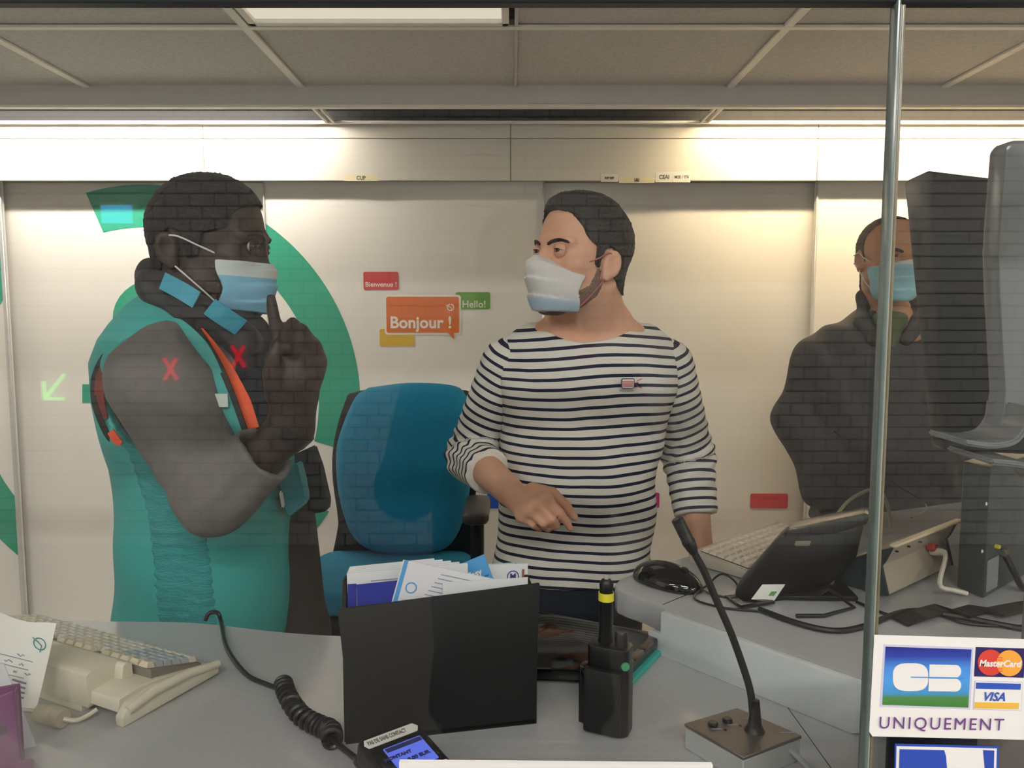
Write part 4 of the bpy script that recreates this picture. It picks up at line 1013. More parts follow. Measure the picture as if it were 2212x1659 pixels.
# dark unit behind the stickers
dk = thing('black_box_unit', 'black box on the desk behind the card stickers', 'box', PZ(2160, 1700, DZ))
vv = [P(1912, 1598, .70), P(1935, 1612, .66)]
under(dk, B().prism([(vv[0].x+.012, .645), (.49, .645), (.49, .74), (vv[0].x+.03, .74), (vv[0].x, .70)], .155, .006, 2, z0=DZ).build('body', mat('charcoal unit', (14, 15, 17), .6)))
# white sign plate at the foot of the glass
sp_ = thing('sign_plate', 'white sign plate along the foot of the glass', 'sign', P(1190, 1700, GY-.012))
a = P(862, 1647, GY-.012); b_ = P(1540, 1653, GY-.012)
under(sp_, B().quads([a, b_, Vector((b_.x, b_.y, 1.0)), Vector((a.x, a.y, 1.0))]+[v+Vector((0, .004, 0)) for v in (a, b_, Vector((b_.x, b_.y, 1.0)), Vector((a.x, a.y, 1.0)))],
      [(3, 2, 1, 0), (4, 5, 6, 7), (0, 1, 5, 4), (1, 2, 6, 5), (2, 3, 7, 6), (3, 0, 4, 7)]).build('plate', STW))

# --- office chair
chair = thing('office_chair', 'turquoise upholstered office chair with black frame and armrests', 'chair', (P(870, 1215, 2.25).x, 2.3, 0))
TEALC = mat('turquoise chair fabric', (18, 124, 160), .9, var=.07, vscale=60, bump=.25, bscale=900)
def cpart(b, name, m): return under(chair, b.build(name, m))
CY = 2.38; q_ = CY/FPX
def outline(pts, n=6): return [(v.x, v.z) for v in spline(pts+[pts[0]], n)][:-1]
# backrest shell and pad traced in its own plane
def padpoly(px_pts): return [P(a_, b__, CY) for a_, b__ in px_pts]
pad = [(795, 838), (880, 828), (970, 832), (1003, 850), (1016, 900), (1018, 1000), (1010, 1090), (985, 1160), (950, 1190), (880, 1200), (800, 1188), (757, 1150), (732, 1070), (726, 980), (740, 920), (768, 858)]
def pillow(pts3, c3, th, bulge, rings=7):
    """closed padded disc from an outline (facing -Y)"""
    N_ = len(pts3); V = []; F_ = []
    for side_ in (0, 1):
        for r_ in range(rings+1):
            t = r_/rings; s_ = math.sin(t*math.pi/2) if side_ == 0 else t
            dpt = math.sqrt(max(0, 1-s_**4))*(bulge+th/2) if side_ == 0 else th/2
            for p in pts3:
                x = c3.lerp(p, s_); V.append(Vector((x.x, x.y+(-dpt if side_ == 0 else dpt), x.z)))
    R_ = rings+1
    for side_ in (0, 1):
        o_ = side_*R_*N_
        for r_ in range(rings):
            for i in range(N_):
                j = (i+1) % N_; a_, b__, c_, d_ = o_+r_*N_+i, o_+r_*N_+j, o_+(r_+1)*N_+j, o_+(r_+1)*N_+i
                F_.append((a_, b__, c_, d_) if side_ == 0 else (d_, c_, b__, a_))
    for i in range(N_):
        j = (i+1) % N_; a_ = rings*N_+i; b__ = rings*N_+j; o_ = R_*N_
        F_.append((a_, b__, o_+b__, o_+a_))
    b2 = B().quads(V, F_); bmesh.ops.remove_doubles(b2.bm, verts=b2.bm.verts, dist=1e-5); bmesh.ops.recalc_face_normals(b2.bm, faces=b2.bm.faces); return b2
padp = [P(v[0], v[1], CY) for v in [(w_.x, w_.y) for w_ in spline([(a_, b__, 0) for a_, b__ in pad+[pad[0]]], 4)][:-1]]
cc = P(872, 1010, CY)
cpart(pillow(padp, cc, .03, .045), 'back_cushion', TEALC)
shell = [(752, 850), (790, 842), (880, 836), (985, 842), (1018, 850), (1030, 900), (1032, 1000), (1026, 1110), (1030, 1225), (880, 1235), (728, 1225), (732, 1130), (720, 1040), (720, 970), (733, 905)]
shp = [P(v.x, v.y, CY+.04) for v in spline([(a_, b__, 0) for a_, b__ in shell+[shell[0]]], 3)][:-1]
cpart(B().prism([(v.x, v.z) for v in shp], .03, .008, 2, M=Matrix.Translation((0, CY+.055, 0)) @ Matrix.Rotation(math.pi/2, 4, 'X')), 'back_shell', BLKM)
SZ = P(740, 1212, 2.30).z
sc = Vector((P(837, 1230, 2.2).x, 2.23, SZ-.035))
b2 = B(); b2.prism(rrect(.50, .42, .10, 6), .07, .025, 4, M=Matrix.Translation((sc.x, sc.y, sc.z-.035)))
cpart(b2, 'seat_cushion', TEALC)
cpart(B().prism(rrect(.47, .41, .09, 6), .11, .04, 4, M=Matrix.Translation((sc.x, sc.y, sc.z-.143))), 'seat_pan', mat('black seat shell', (20, 20, 21), .28, var=.04))
for s_ in (-1, 1):
    ax = sc.x+s_*.275
    if s_ > 0: top = P(1030, 1092, 2.2); ax = top.x
    else: top = Vector((P(705, 1275, 1.75).x, 2.0, P(700, 1272, 1.75).z))
    zt = P(1030, 1100, 2.2).z if s_ > 0 else P(1030, 1100, 2.2).z
    cpart(B().prism(rrect(.075, .24, .03, 5), .035, .012, 3, M=Matrix.Translation((ax, 2.2, zt-.018))), 'armrest_pad', mat('armrest rubber', (74, 72, 70), .45, var=.04))
    cpart(B().tube([(ax, 2.22, zt-.018), (ax, 2.22, sc.z-.13), (sc.x+s_*.16, 2.2, sc.z-.12)], .021, 10), 'armrest_post', BLKM)
cpart(B().box((sc.x, CY+.04, sc.z+.02), (.07, .02, .30), .006, 2), 'back_bar', BLKM)
cpart(B().lathe([(0, .10), (.032, .10), (.030, .30), (.022, .32), (.022, sc.z-.07), (0, sc.z-.07)], 16, M=Matrix.Translation((sc.x, sc.y+.02, 0))), 'gas_column', BLKM)
for k in range(5):
    a_ = 2*math.pi*k/5+.3; d_ = Vector((math.cos(a_), math.sin(a_), 0))
    c3 = Vector((sc.x, sc.y+.02, .10))
    arm = cpart(B().tube([c3+d_*.02, c3+d_*.18+Vector((0, 0, -.01)), c3+d_*.30+Vector((0, 0, -.03))], [.028, .024, .017], 8), 'base_leg', BLKM)
    w_ = B().lathe([(0, -.02), (.024, -.02), (.026, 0), (.024, .02), (0, .02)], 14, M=Matrix.Translation(c3+d_*.30+Vector((0, 0, -.073))) @ Matrix.Rotation(a_, 4, 'Z') @ Matrix.Rotation(math.pi/2, 4, 'X')).build('castor', BLK)
    under(chair, w_)
# ================================================================== PEOPLE
def rotz(a): c, s = math.cos(a), math.sin(a); return np.array([[c, -s, 0], [s, c, 0], [0, 0, 1]])
def rotx(a): c, s = math.cos(a), math.sin(a); return np.array([[1, 0, 0], [0, c, -s], [0, s, c]])
def roty(a): c, s = math.cos(a), math.sin(a); return np.array([[c, 0, s], [0, 1, 0], [-s, 0, c]])
class Head:
    """local frame: face towards -y, up z, chin at z=0, crown at .225"""
    def __init__(s, o, yaw, pitch=0., roll=0., sc=1., sy=1., ey=0., ez=0., ex=0.):
        s.ey = ey; s.ez = ez; s.ex = ex
        s.o = np.array(o, float); s.R = rotz(yaw) @ roty(roll) @ rotx(pitch); s.s = sc; s.sy = sy
    def w(s, p): p = np.array(p, float)*np.array([1, s.sy, 1]); return s.o+s.R @ (p*s.s)
    def loc(s, X, Y, Z):
        q = [X-s.o[0], Y-s.o[1], Z-s.o[2]]
        l = [(q[0]*s.R[0, i]+q[1]*s.R[1, i]+q[2]*s.R[2, i])/s.s for i in range(3)]; l[1] = l[1]/s.sy; return l
    def sculpt(s, F, nose=True, ears=True, brow=1., ny=1.):
        S = s.s
        def e(c, r, k=.012, mode='u', R=None): F.ell(s.w(c), np.array(r)*S*np.array([1, s.sy, 1]), k*S, s.R if R is None else s.R @ R, mode)
        def c(a, b, ra, rb=None, k=.010, mode='u'): F.cone(s.w(a), s.w(b), ra*S, (rb if rb is not None else ra)*S, k*S, mode)
        e((0, .014, .142), (.0755, .098, .084), 0.)
        e((0, -.018, .150), (.066, .074, .070), .02)
        e((0, -.030, .080), (.060, .064, .078), .03)
        e((0, -.014, .066), (.056, .060, .052), .025)
        c((-.050, .0, .048), (-.018, -.070, .016), .017, .016, .02); c((.050, .0, .048), (.018, -.070, .016), .017, .016, .02)
        c((-.012, -.076, .018), (.012, -.076, .018), .018, .018, .015)
        for sx in (-1, 1):
            e((sx*.044, -.060, .092), (.022, .020, .018), .02)
            e((sx*.033, -.103, .116), (.020, .016, .0135), .012, 's')
            c((sx*.014, -.0915, .1315), (sx*.050, -.074, .1320), .0095*brow, .008*brow, .010)
            if ears:
                e((sx*(.080+s.ex), .018+s.ey, .108+s.ez), (.0080, .0205, .0275), .005, 'u', rotz(-sx*.45) @ rotx(-.15))
                e((sx*(.0895+s.ex), .016+s.ey, .110+s.ez), (.0085, .0120, .0175), .004, 's', rotz(-sx*.45))
                e((sx*.075, .010+s.ey, .084+s.ez), (.008, .010, .010), .006)
        if nose:
            c((0, -.090, .126), (0, -.112*ny, .086), .0085, .0115, .010)
            e((0, -.112*ny, .082), (.014, .013, .011), .008)
            for sx in (-1, 1): e((sx*.012, -.100, .078), (.009, .011, .008), .006)
        e((0, -.092, .052), (.024, .012, .009), .008); e((0, -.090, .042), (.021, .012, .009), .006)
        return s
def eyes(h, parent, iris=(60, 40, 28), look=(0, 0)):
    WH = mat('eye white', (168, 154, 144), .25, var=.03); IR = mat('iris %d' % iris[0], iris, .2, var=.05)
    for sx in (-1, 1):
        c = Vector(h.w((sx*.0325, -.0835, .1155))); R = Matrix(h.R.tolist()).to_4x4()
        M = Matrix.Translation(c) @ R @ Matrix.Scale(h.s, 4)
        b = B(); b.lathe([(.0118*math.sin(math.pi*i/12), .0118*math.cos(math.pi*i/12)) for i in range(13)], 20, M=M)
        e = b.build('eye', WH, parent)
        d = Vector((math.sin(look[0]), -1, math.sin(look[1]))).normalized()
        q = d.to_track_quat('Z', 'Y').to_matrix().to_4x4()
        B().lathe([(0, .0123), (.0030, .0120), (.0055, .0109), (.0057, .0103), (0, .0100)], 18, M=M @ q).build('iris', IR, e)
        B().lathe([(0, .0126), (.0024, .0123), (.0024, .0115), (0, .0112)], 14, M=M @ q).build('pupil', BLK, e)
def lids(h, parent, m, up=.0050, dn=.0062):
    """upper and lower lid as spherical shells round the eyeball with an almond opening"""
    for sx in (-1, 1):
        Mx = Matrix.Translation(Vector(h.w((sx*.0325, -.0832, .1155)))) @ Matrix(h.R.tolist()).to_4x4() @ Matrix.Scale(h.s, 4)
        for nm, sg, o_ in (('upper_eyelid', 1, up), ('lower_eyelid', -1, dn)):
            V = []; F_ = []; na, ne = 16, 7
            for r_ in (.0128, .0145):
                for i in range(na+1):
                    az = -1.45+2.9*i/na
                    e0 = math.asin(min(.9, max(.02, o_/.0128*math.cos(az*1.40)**.8 if abs(az*1.40) < 1.57 else .02)))
                    for k in range(ne+1):
                        e = sg*(e0+(1.35-e0)*k/ne); V.append((r_*math.sin(az)*math.cos(e), -r_*math.cos(az)*math.cos(e), r_*math.sin(e)))
            n1 = (na+1)*(ne+1)
            for i in range(na):
                for k in range(ne):
                    a = i*(ne+1)+k; b = a+ne+1; F_ += [(a, b, b+1, a+1), (n1+a, n1+a+1, n1+b+1, n1+b)]
                a = i*(ne+1); b = a+ne+1; F_.append((a, n1+a, n1+b, b))
            q_ = B().quads(V, F_, M=Mx); bmesh.ops.recalc_face_normals(q_.bm, faces=q_.bm.faces); q_.build(nm, m, parent, 60)
def eyelids(F, h, open_=.5):
    return
    S = h.s
    for sx in (-1, 1):
        a = (sx*.0195, -.0925, .1150); m = (sx*.0325, -.0985, .1155+.0075*open_+.002); b = (sx*.0465, -.0865, .1155)
        F.cone(h.w(a), h.w(m), .0032*S, .0040*S, .004*S); F.cone(h.w(m), h.w(b), .0040*S, .0032*S, .004*S)
        m2 = (sx*.0325, -.0965, .1155-.0070*open_-.002)
        F.cone(h.w(a), h.w(m2), .0030*S, .0034*S, .004*S); F.cone(h.w(m2), h.w(b), .0034*S, .0030*S, .004*S)
def brows(h, parent, m, thick=1., lift=0.):
    for sx in (-1, 1):
        p = [h.w(q) for q in ((sx*.012, -.1015, .1290+lift), (sx*.026, -.1000, .1350+lift), (sx*.040, -.0915, .1370+lift), (sx*.053, -.0800, .1325+lift))]
        b = B(); b.tube(spline([Vector(q) for q in p], 5), [.0030*h.s*thick, *([.0044*h.s*thick]*9), *([.0036*h.s*thick]*5), .001*h.s], 8, flat=.9); b.build('eyebrow', m, parent)
def hair(h, parent, m, poly, grow=.006, h_=.0035, extra=None, rough=.0012, name='hair'):
    c = h.w((0, .01, .13)); F = Field(c-.17*h.s, c+.17*h.s, h_)
    S = h.s
    F.ell(h.w((0, .014, .142)), (np.array((.0755, .098*h.sy, .084))+grow)*S, 0, h.R)
    F.ell(h.w((0, -.018, .150)), (np.array((.066, .074*h.sy, .070))+grow)*S, .02*S, h.R)
    F.ell(h.w((0, -.010, .060)), (np.array((.060, .062*h.sy, .058))+grow*.8)*S, .03*S, h.R)
    F.ell(h.w((0, -.030, .080)), (np.array((.060, .064*h.sy, .078))+grow*.4)*S, .03*S, h.R)
    F.cone(h.w((0, .040, .06)), h.w((0, .050, -.03)), (.054+grow*.5)*S, (.056+grow*.4)*S, .03*S)
    if extra: extra(F)
    X, Y, Z = F.grid(); lx, ly, lz = h.loc(X, Y, Z)
    pd_ = poly_sdf(ly, lz, poly)*S
    F.D = np.maximum(F.D, pd_.astype(np.float32))
    F.D += (rough*np.random.randn(*F.D.shape)).astype(np.float32)
    F.D = np.maximum(F.D, (-(np.sqrt((lx/.071)**2+((ly-.014)/.094)**2+((lz-.142)/.079)**2)-1)*.07*S).astype(np.float32)) if False else F.D
    o, pos = F.build(name, m, parent, relax=1); return o
def facemask(h, parent, m, inner=None, top=.106, bottom=-.010, side=.055, tilt=.0, h_=.0028, loops=None, pleats=3, pointy=1., squash=1.):
    """pleated surgical mask over nose and chin"""
    c = h.w((0, -.06, .05)); F = Field(c-.125*h.s, c+.125*h.s, h_); S = h.s; g = .0055
    def e(cc, r, k=.03): F.ell(h.w(cc), (np.array(r)*np.array([1, h.sy, 1])+g)*S, k*S, h.R)
    e((0, -.030, .080), (.060, .064, .078), 0); e((0, -.010, .055), (.061, .064, .058))
    e((0, -.050, .040), (.046, .050, .046), .03)
    F.cone(h.w((0, -.092, .122)), h.w((0, -.112*pointy, .078)), .008*S, .013*S, .035*S)
    F.cone(h.w((0, -.105*pointy, .078)), h.w((0, -.084, .012)), .014*S, .018*S, .04*S)
    for sx in (-1, 1): F.ell(h.w((sx*.044, -.058, .092)), np.array((.022, .022, .018))*S, .02*S, h.R)
    X, Y, Z = F.grid(); lx, ly, lz = h.loc(X, Y, Z)
    al = np.abs(lx)
    t_ = lz-(top-al*tilt); b_ = (bottom+al*.10)-lz
    ys = ly-(-.030+np.clip(lz-.05, -.06, .06)*-.15)   # keep in front of the cheeks
    # side edge pinched in the middle like a worn mask
    mid = np.exp(-((lz-.045)/.022)**2)
    ys = ly+side-.035+.014*mid
    ph_ = (lz-bottom)/(top-bottom)*(pleats+.3)+al*3.0; pl = .0042*(ph_-np.floor(ph_))*np.clip((.062-al)/.02, 0, 1)
    F.D = F.D-(pl*S).astype(np.float32)
    F.D = np.maximum(F.D, (np.maximum(np.maximum(t_, b_), ys)*S).astype(np.float32))
    # hollow it out so that it stays a thin shell
    o, pos = F.build('face_mask', m, parent, relax=1)
    n_ = len(pos); q = pos-h.o; L = q @ h.R/S
    attr(o, 'mz', (L[:, 2]-bottom)/(top-bottom))
    lm = mat('mask loop', (214, 214, 212), .6)
    lm2 = loops or lm
    for sx in (-1, 1):
        ey, ez = h.ey, h.ez; ear_t = (sx*.081, .004+ey, .128+ez); ear_b = (sx*.079, .010+ey, .086+ez)
        B().tube(spline([Vector(h.w(p)) for p in ((sx*.056, -.050, .092), (sx*.0765, -.018+ey*.4, .112+ez*.5), ear_t, (sx*.082, .034+ey, .122+ez))], 5), .0014*S, 6).build('ear_loop', lm2, o)
        B().tube(spline([Vector(h.w(p)) for p in ((sx*.052, -.046, .010), (sx*.070, -.018+ey*.4, .045), ear_b, (sx*.082, .032+ey, .100+ez))], 5), .0014*S, 6).build('ear_loop', lm2, o)
    return o
def maskmat(name, stops):
    m = bpy.data.materials.new(name); MATS[name] = m; m.use_nodes = True; nt = m.node_tree; bb = nt.nodes['Principled BSDF']; bb.inputs['Roughness'].default_value = .75
    at = nt.nodes.new('ShaderNodeAttribute'); at.attribute_name = 'mz'; cr = nt.nodes.new('ShaderNodeValToRGB'); nt.links.new(at.outputs['Fac'], cr.inputs[0]); nt.links.new(cr.outputs[0], bb.inputs['Base Color'])
    e = cr.color_ramp.elements; e[0].position, e[0].color = stops[0][0], lin(stops[0][1]); e[1].position, e[1].color = stops[-1][0], lin(stops[-1][1])
    for p_, c_ in stops[1:-1]: x = e.new(p_); x.color = lin(c_)
    return m
def hand(F, wrist, knuckles, fingers, thumb, rf=.0085, palm=.013, k=.006):
    """knuckles: 4 points index..little; fingers: list of joint chains starting at the knuckle; thumb chain from palm side"""
    w = np.array(wrist, float); K = [np.array(q, float) for q in knuckles]
    for q in K: F.cone(w+(q-w)*.12, q, palm*1.15, palm*.82, .012)
    for a, b in zip(K, K[1:]): F.cone(a, b, palm*.80, palm*.80, .008)
    F.cone(w+(K[0]-w)*.5, w+(K[3]-w)*.5, palm, palm, .01)
    for i, ch in enumerate(fingers):
        pts = [K[i]]+[np.array(q, float) for q in ch]; r0 = rf*(1., 1.04, .98, .86)[i]
        rr = np.linspace(r0*1.12, r0*.80, len(pts))
        for j in range(len(pts)-1): F.cone(pts[j], pts[j+1], rr[j], rr[j+1], k if j == 0 else .002)
    T = [np.array(q, float) for q in thumb]; rr = np.linspace(rf*1.7, rf*.95, len(T))
    for j in range(len(T)-1): F.cone(T[j], T[j+1], rr[j], rr[j+1], .008 if j == 0 else .003)
def legs(F, hipL, hipR, z0, r=(.085, .058, .045), yk=-.01, infl=0.):
    for hp in (hipL, hipR):
        hp = np.array(hp, float); kn = np.array([hp[0], hp[1]+yk, hp[2]*.53]); an = np.array([hp[0], hp[1]+.015, .09])
        F.cone(hp, kn, r[0]+infl, r[1]+infl, .03); F.cone(kn, an, r[1]+infl, r[2]+infl, .02)
def feet(F, hipL, hipR, dirv, infl=0.):
    d = np.array(dirv, float)
    for hp in (hipL, hipR):
        a = np.array([hp[0], hp[1]+.015, .055]); F.cone(a-d*.03+np.array([0, 0, -.015]), a+d*.15+np.array([0, 0, -.022]), .040+infl, .032+infl, .02); F.cone(a+np.array([0, 0, .05]), a, .042+infl, .042+infl, .02)
def shoes(parent, hipL, hipR, dirv, m):
    for hp in (hipL, hipR):
        lo = (hp[0]-.25, hp[1]-.25, -.01); hi = (hp[0]+.25, hp[1]+.25, .14); F = Field(lo, hi, .006)
        feet(F, hp, hp, dirv, .008); F.clip(lambda X, Y, Z: .0015-Z+X*0+Y*0); F.clip(lambda X, Y, Z: Z-.115+X*0+Y*0); F.build('shoe', m, parent)
def stripe_mat(name, period, width):
    m = bpy.data.materials.new(name); m.use_nodes = True; nt = m.node_tree; bb = nt.nodes['Principled BSDF']; bb.inputs['Roughness'].default_value = .9
    at = nt.nodes.new('ShaderNodeAttribute'); at.attribute_name = 'sc'
    tc = nt.nodes.new('ShaderNodeTexCoord'); nz = nt.nodes.new('ShaderNodeTexNoise'); nz.inputs['Scale'].default_value = 9; nt.links.new(tc.outputs['Object'], nz.inputs[0])
    ad = nt.nodes.new('ShaderNodeMath'); ad.operation = 'MULTIPLY_ADD'; ad.inputs[1].default_value = .006; nt.links.new(nz.outputs['Fac'], ad.inputs[0]); nt.links.new(at.outputs['Fac'], ad.inputs[2])
    dv = nt.nodes.new('ShaderNodeMath'); dv.operation = 'DIVIDE'; dv.inputs[1].default_value = period; nt.links.new(ad.outputs[0], dv.inputs[0])
    fr_ = nt.nodes.new('ShaderNodeMath'); fr_.operation = 'FRACT'; nt.links.new(dv.outputs[0], fr_.inputs[0])
    lt = nt.nodes.new('ShaderNodeMath'); lt.operation = 'LESS_THAN'; lt.inputs[1].default_value = width; nt.links.new(fr_.outputs[0], lt.inputs[0])
    mx = nt.nodes.new('ShaderNodeMix'); mx.data_type = 'RGBA'; mx.inputs[6].default_value = lin((214, 210, 202)); mx.inputs[7].default_value = lin((28, 32, 56))
    nt.links.new(lt.outputs[0], mx.inputs[0]); nt.links.new(mx.outputs[2], bb.inputs['Base Color'])
    n2 = nt.nodes.new('ShaderNodeTexNoise'); n2.inputs['Scale'].default_value = 14; n2.inputs['Detail'].default_value = 3; nt.links.new(tc.outputs['Object'], n2.inputs[0])
    bp = nt.nodes.new('ShaderNodeBump'); bp.inputs['Strength'].default_value = .35; bp.inputs['Distance'].default_value = .02
    nt.links.new(n2.outputs['Fac'], bp.inputs['Height']); nt.links.new(bp.outputs[0], bb.inputs['Normal'])
    return m
def chain_param(pos, chain):
    """arc length along a polyline of the nearest point, and distance"""
    best = np.full(len(pos), 9.); out = np.zeros(len(pos)); s0 = 0.
    for a, b in zip(chain, chain[1:]):
        a = np.array(a); b = np.array(b); ab = b-a; L = np.linalg.norm(ab)
        tt = (pos-a) @ ab/L**2; t = np.clip(tt, 0, 1); d = np.linalg.norm(pos-(a+t[:, None]*ab), axis=1)
        m = d < best; out = np.where(m, s0+np.clip(tt, -.6, 1.6)*L if False else s0+t*L, out); best = np.minimum(best, d); s0 += L
    return out, best
def bb(pts, m): A_ = np.array([list(p) for p in pts]); return A_.min(0)-m, A_.max(0)+m

# ------------------------------------------------------------------ man in the striped shirt
def striped_man():
    SK = mat('tan skin', (208, 158, 132), .55, var=.06, vscale=30, bump=.12, bscale=400, spec=.35)
    root = thing('person', 'man in navy striped white shirt and white mask, looking left', 'person', (P(1250, 900, 1.68).x, 1.69, 0))
    root['skin'] = 0; TY = 1.68
    H = Head(P(1246, 681, 1.61), math.radians(-56), math.radians(-4), math.radians(2), 1.07, .91, -.008, -.010)
    rg = [(1290, 1062, 1402, .118), (1200, 1070, 1405, .118), (1100, 1082, 1410, .115), (1000, 1088, 1416, .115), (900, 1082, 1444, .118),
          (830, 1078, 1460, .118), (785, 1082, 1456, .110), (750, 1100, 1440, .098), (725, 1130, 1405, .086), (705, 1165, 1372, .074), (690, 1192, 1345, .066)]
    rings = []
    for py, xa, xb, ry in rg:
        a = P(xa, py, TY); b = P(xb, py, TY); rings.append((a.z, (a.x+b.x)/2, TY+.01, (b.x-a.x)/2, ry))
    sR, eR, wR = P(1098, 790, 1.69), P(1018, 985, 1.74), P(1106, 1066, 1.475)
    sL, eL, wL, hL = P(1440, 790, 1.70), P(1487, 985, 1.76), P(1512, 1180, 1.68), P(1516, 1250, 1.64)
    hipz = .93; hx = P(1236, 1300, TY).x; hl_, hr_ = (hx-.085, TY+.02, .86), (hx+.085, TY+.02, .86)
    lo, hi = bb([eR, eL, wR, hL, P(1262, 400, 1.6), P(1262, 681, 1.45), (hx-.2, TY-.2, 0), (hx+.2, TY+.25, 0)], .10); lo[2] = -.0
    F = Field(lo, hi, .0045)
    F.loft(rings, .02, infl=-.009)
    H.sculpt(F); eyelids(F, H, .42)
    nb = H.w((0, .034, .05)); F.cone(H.w((0, .042, .05)), P(1264, 738, TY+.025), .050, .058, .03)
    F.cone(H.w((0, .03, .03)), P(1150, 750, TY+.02), .034, .026, .05); F.cone(H.w((0, .03, .03)), P(1390, 750, TY+.02), .036, .026, .05)
    F.cone(H.w((.056, .03, .060)), P(1290, 722, TY-.045), .012, .010, .02)      # neck muscle
    F.cone(P(1292, 726, TY-.052), P(1372, 716, TY-.02), .009, .008, .02)          # collar bone
    F.cone(sR, eR, .044, .040, .03); F.cone(eR, wR, .040, .0285, .015)
    F.cone(sL, eL, .044, .040, .03); F.cone(eL, wL, .040, .028, .015)
    # right hand, back up, index pointing down
    Yh = 1.435
    def q(x, y, dy=0.): return P(x, y, Yh+dy)
    kn = [q(1180, 1076, -.006), q(1158, 1086, -.014), q(1141, 1100, -.012), q(1127, 1114, -.004)]
    fg = [[q(1210, 1108, -.010), q(1224, 1128, .0), q(1231, 1141, .006)],
          [q(1191, 1121, -.022), q(1200, 1136, -.006), q(1192, 1136, .014)],
          [q(1173, 1130, -.020), q(1184, 1142, .0), q(1176, 1136, .016)],
          [q(1152, 1134, -.010), q(1166, 1142, .006), q(1162, 1134, .018)]]
    hand(F, wR, kn, fg, [q(1150, 1058, .012), q(1192, 1066, .024), q(1222, 1092, .026), q(1241, 1118, .022)], rf=.0088, palm=.0145)
    # left hand hanging behind the desk edge
    k4 = [hL+Vector((-.022+.015*i, -.004*i, .0)) for i in range(4)]
    hand(F, wL, k4, [[k+Vector((0, -.008, -.04)), k+Vector((0, .004, -.065)), k+Vector((0, .018, -.078))] for k in k4], [wL+Vector((-.01, -.01, -.03)), hL+Vector((-.034, -.012, .02)), hL+Vector((-.036, -.016, -.018))])
    legs(F, hl_, hr_, 0, (.070, .054, .042)); feet(F, hl_, hr_, (0, -1, 0))
    body, _ = F.build('body', SK, None); under(root, body)
    # shirt
    CL = mat('x', (1, 1, 1)) if False else None
    SM = stripe_mat('breton stripe cotton', .0203, .33)
    hemz = P(1250, 1273, TY-.1).z; neck = P(1266, 668, TY)
    def arm_hole(F_, a, e, r): pass
    lo = (P(1040, 900, TY).x, TY-.16, hemz-.02); hi = (P(1490, 900, TY).x, TY+.18, P(1250, 670, TY).z)
    F = Field(lo, hi, .0045); F.loft(rings, .02, infl=.003)
    F.cone(P(1150, 742, TY+.02), sR, .045, .052, .03); F.cone(P(1390, 742, TY+.02), sL, .045, .052, .03)
    F.clip(lambda X, Y, Z: hemz-Z+.010*np.cos((X-hx)*9)*0+X*0+Y*0)
    # neckline: wide boat neck
    F.clip(lambda X, Y, Z: (1-(np.abs((X-neck.x)/.097)**2.5+np.abs((Z-neck.z)/np.where(Y < TY, .067, .045))**2.5)**.4)*.06)
    # arm holes: slice along the seams
    xsR = P(1090, 800, TY).x; xsL = P(1452, 800, TY).x
    F.clip(lambda X, Y, Z: np.where(Z > sR.z-.14, (xsR-.006-X)+np.abs(Z-sR.z)*0, -1)+Y*0)
    F.clip(lambda X, Y, Z: np.where(Z > sR.z-.14, (X-xsL-.004), -1)+Y*0)
    def folds(X, Y, Z):
        return .0022*np.sin(X*38+Z*16+np.sin(Z*21)*1.5)*np.clip((sR.z-.10-Z)*6, 0, 1)+.0016*np.sin(Z*46+X*11+np.cos(X*27)*2)+Y*0
    F.disp(folds)
    sh_, pos = F.build('shirt', SM, None, relax=1); under(root, sh_)
    dxn = (pos[:, 0]-hx)
    shz = np.clip((pos[:, 2]-(sR.z-.0))/.06, 0, 1)
    attr(sh_, 'sc', pos[:, 2]*1.0+.03*0+.10*dxn**2*1.2+.006*np.sin(dxn*14+pos[:, 2]*7)-.004*dxn)
    def sleeve(a, e, w, ra, re_, rw, tcut, nm, fold):
        lo, hi = bb([a, e, w], .085); F = Field(lo, hi, .0042)
        F.cone(a, e, ra, re_, .02); cuff = e.lerp(w, tcut); F.cone(e, e.lerp(w, tcut+.3), re_, rw, .02)
        d = np.array((w-e).normalized()); cu = np.array(cuff)
        ed = np.array(e)
        F.clip(lambda X, Y, Z: (X-cu[0])*d[0]+(Y-cu[1])*d[1]+(Z-cu[2])*d[2])
        def fo(X, Y, Z):
            r_ = np.exp(-(((X-ed[0])**2+(Y-ed[1])**2+(Z-ed[2])**2)/.075**2))
            return fold*(r_+.25)*np.sin((Z*1.2+X*.9*(1 if a.x < 0.1 else -1)+Y*.5)*150+np.sin(X*60)*1.2)
        F.disp(fo)
        o, pos = F.build('sleeve', SM, None, relax=1)
        s_, _d = chain_param(pos, [a-(e-a)*.3, e, w]); attr(o, 'sc', s_*1.0)
        o.parent = sh_; o.matrix_parent_inverse = sh_.matrix_basis.inverted()
        return o
    o1 = sleeve(sR, eR, wR, .062, .056, .046, .46, 'r', .0045)
    o2 = sleeve(sL, eL, wL, .060, .058, .045, .66, 'l', .0040)
    # embroidered badge on the chest
    bp_ = P(1356, 828, TY-.118)
    RB = mat('red embroidery', (178, 54, 60), .8); NB = mat('navy embroidery', (46, 50, 92), .8); WB = mat('white embroidery', (214, 206, 204), .8)
    Mb = Matrix.Translation(bp_+Vector((0, -.003, 0))) @ Matrix.Rotation(math.radians(4), 4, 'Z') @ Matrix.Rotation(math.pi/2, 4, 'X')
    pz = .00094
    bd = B().prism(rrect(29*pz, 22*pz, 4*pz), .003, M=Mb, z0=-.002).build('badge', NB); bd.parent = sh_; bd.matrix_parent_inverse = sh_.matrix_basis.inverted()
    def bsub(b, n_, m_): o = b.build(n_, m_); o.parent = bd.parent; o.matrix_parent_inverse = sh_.matrix_basis.inverted()
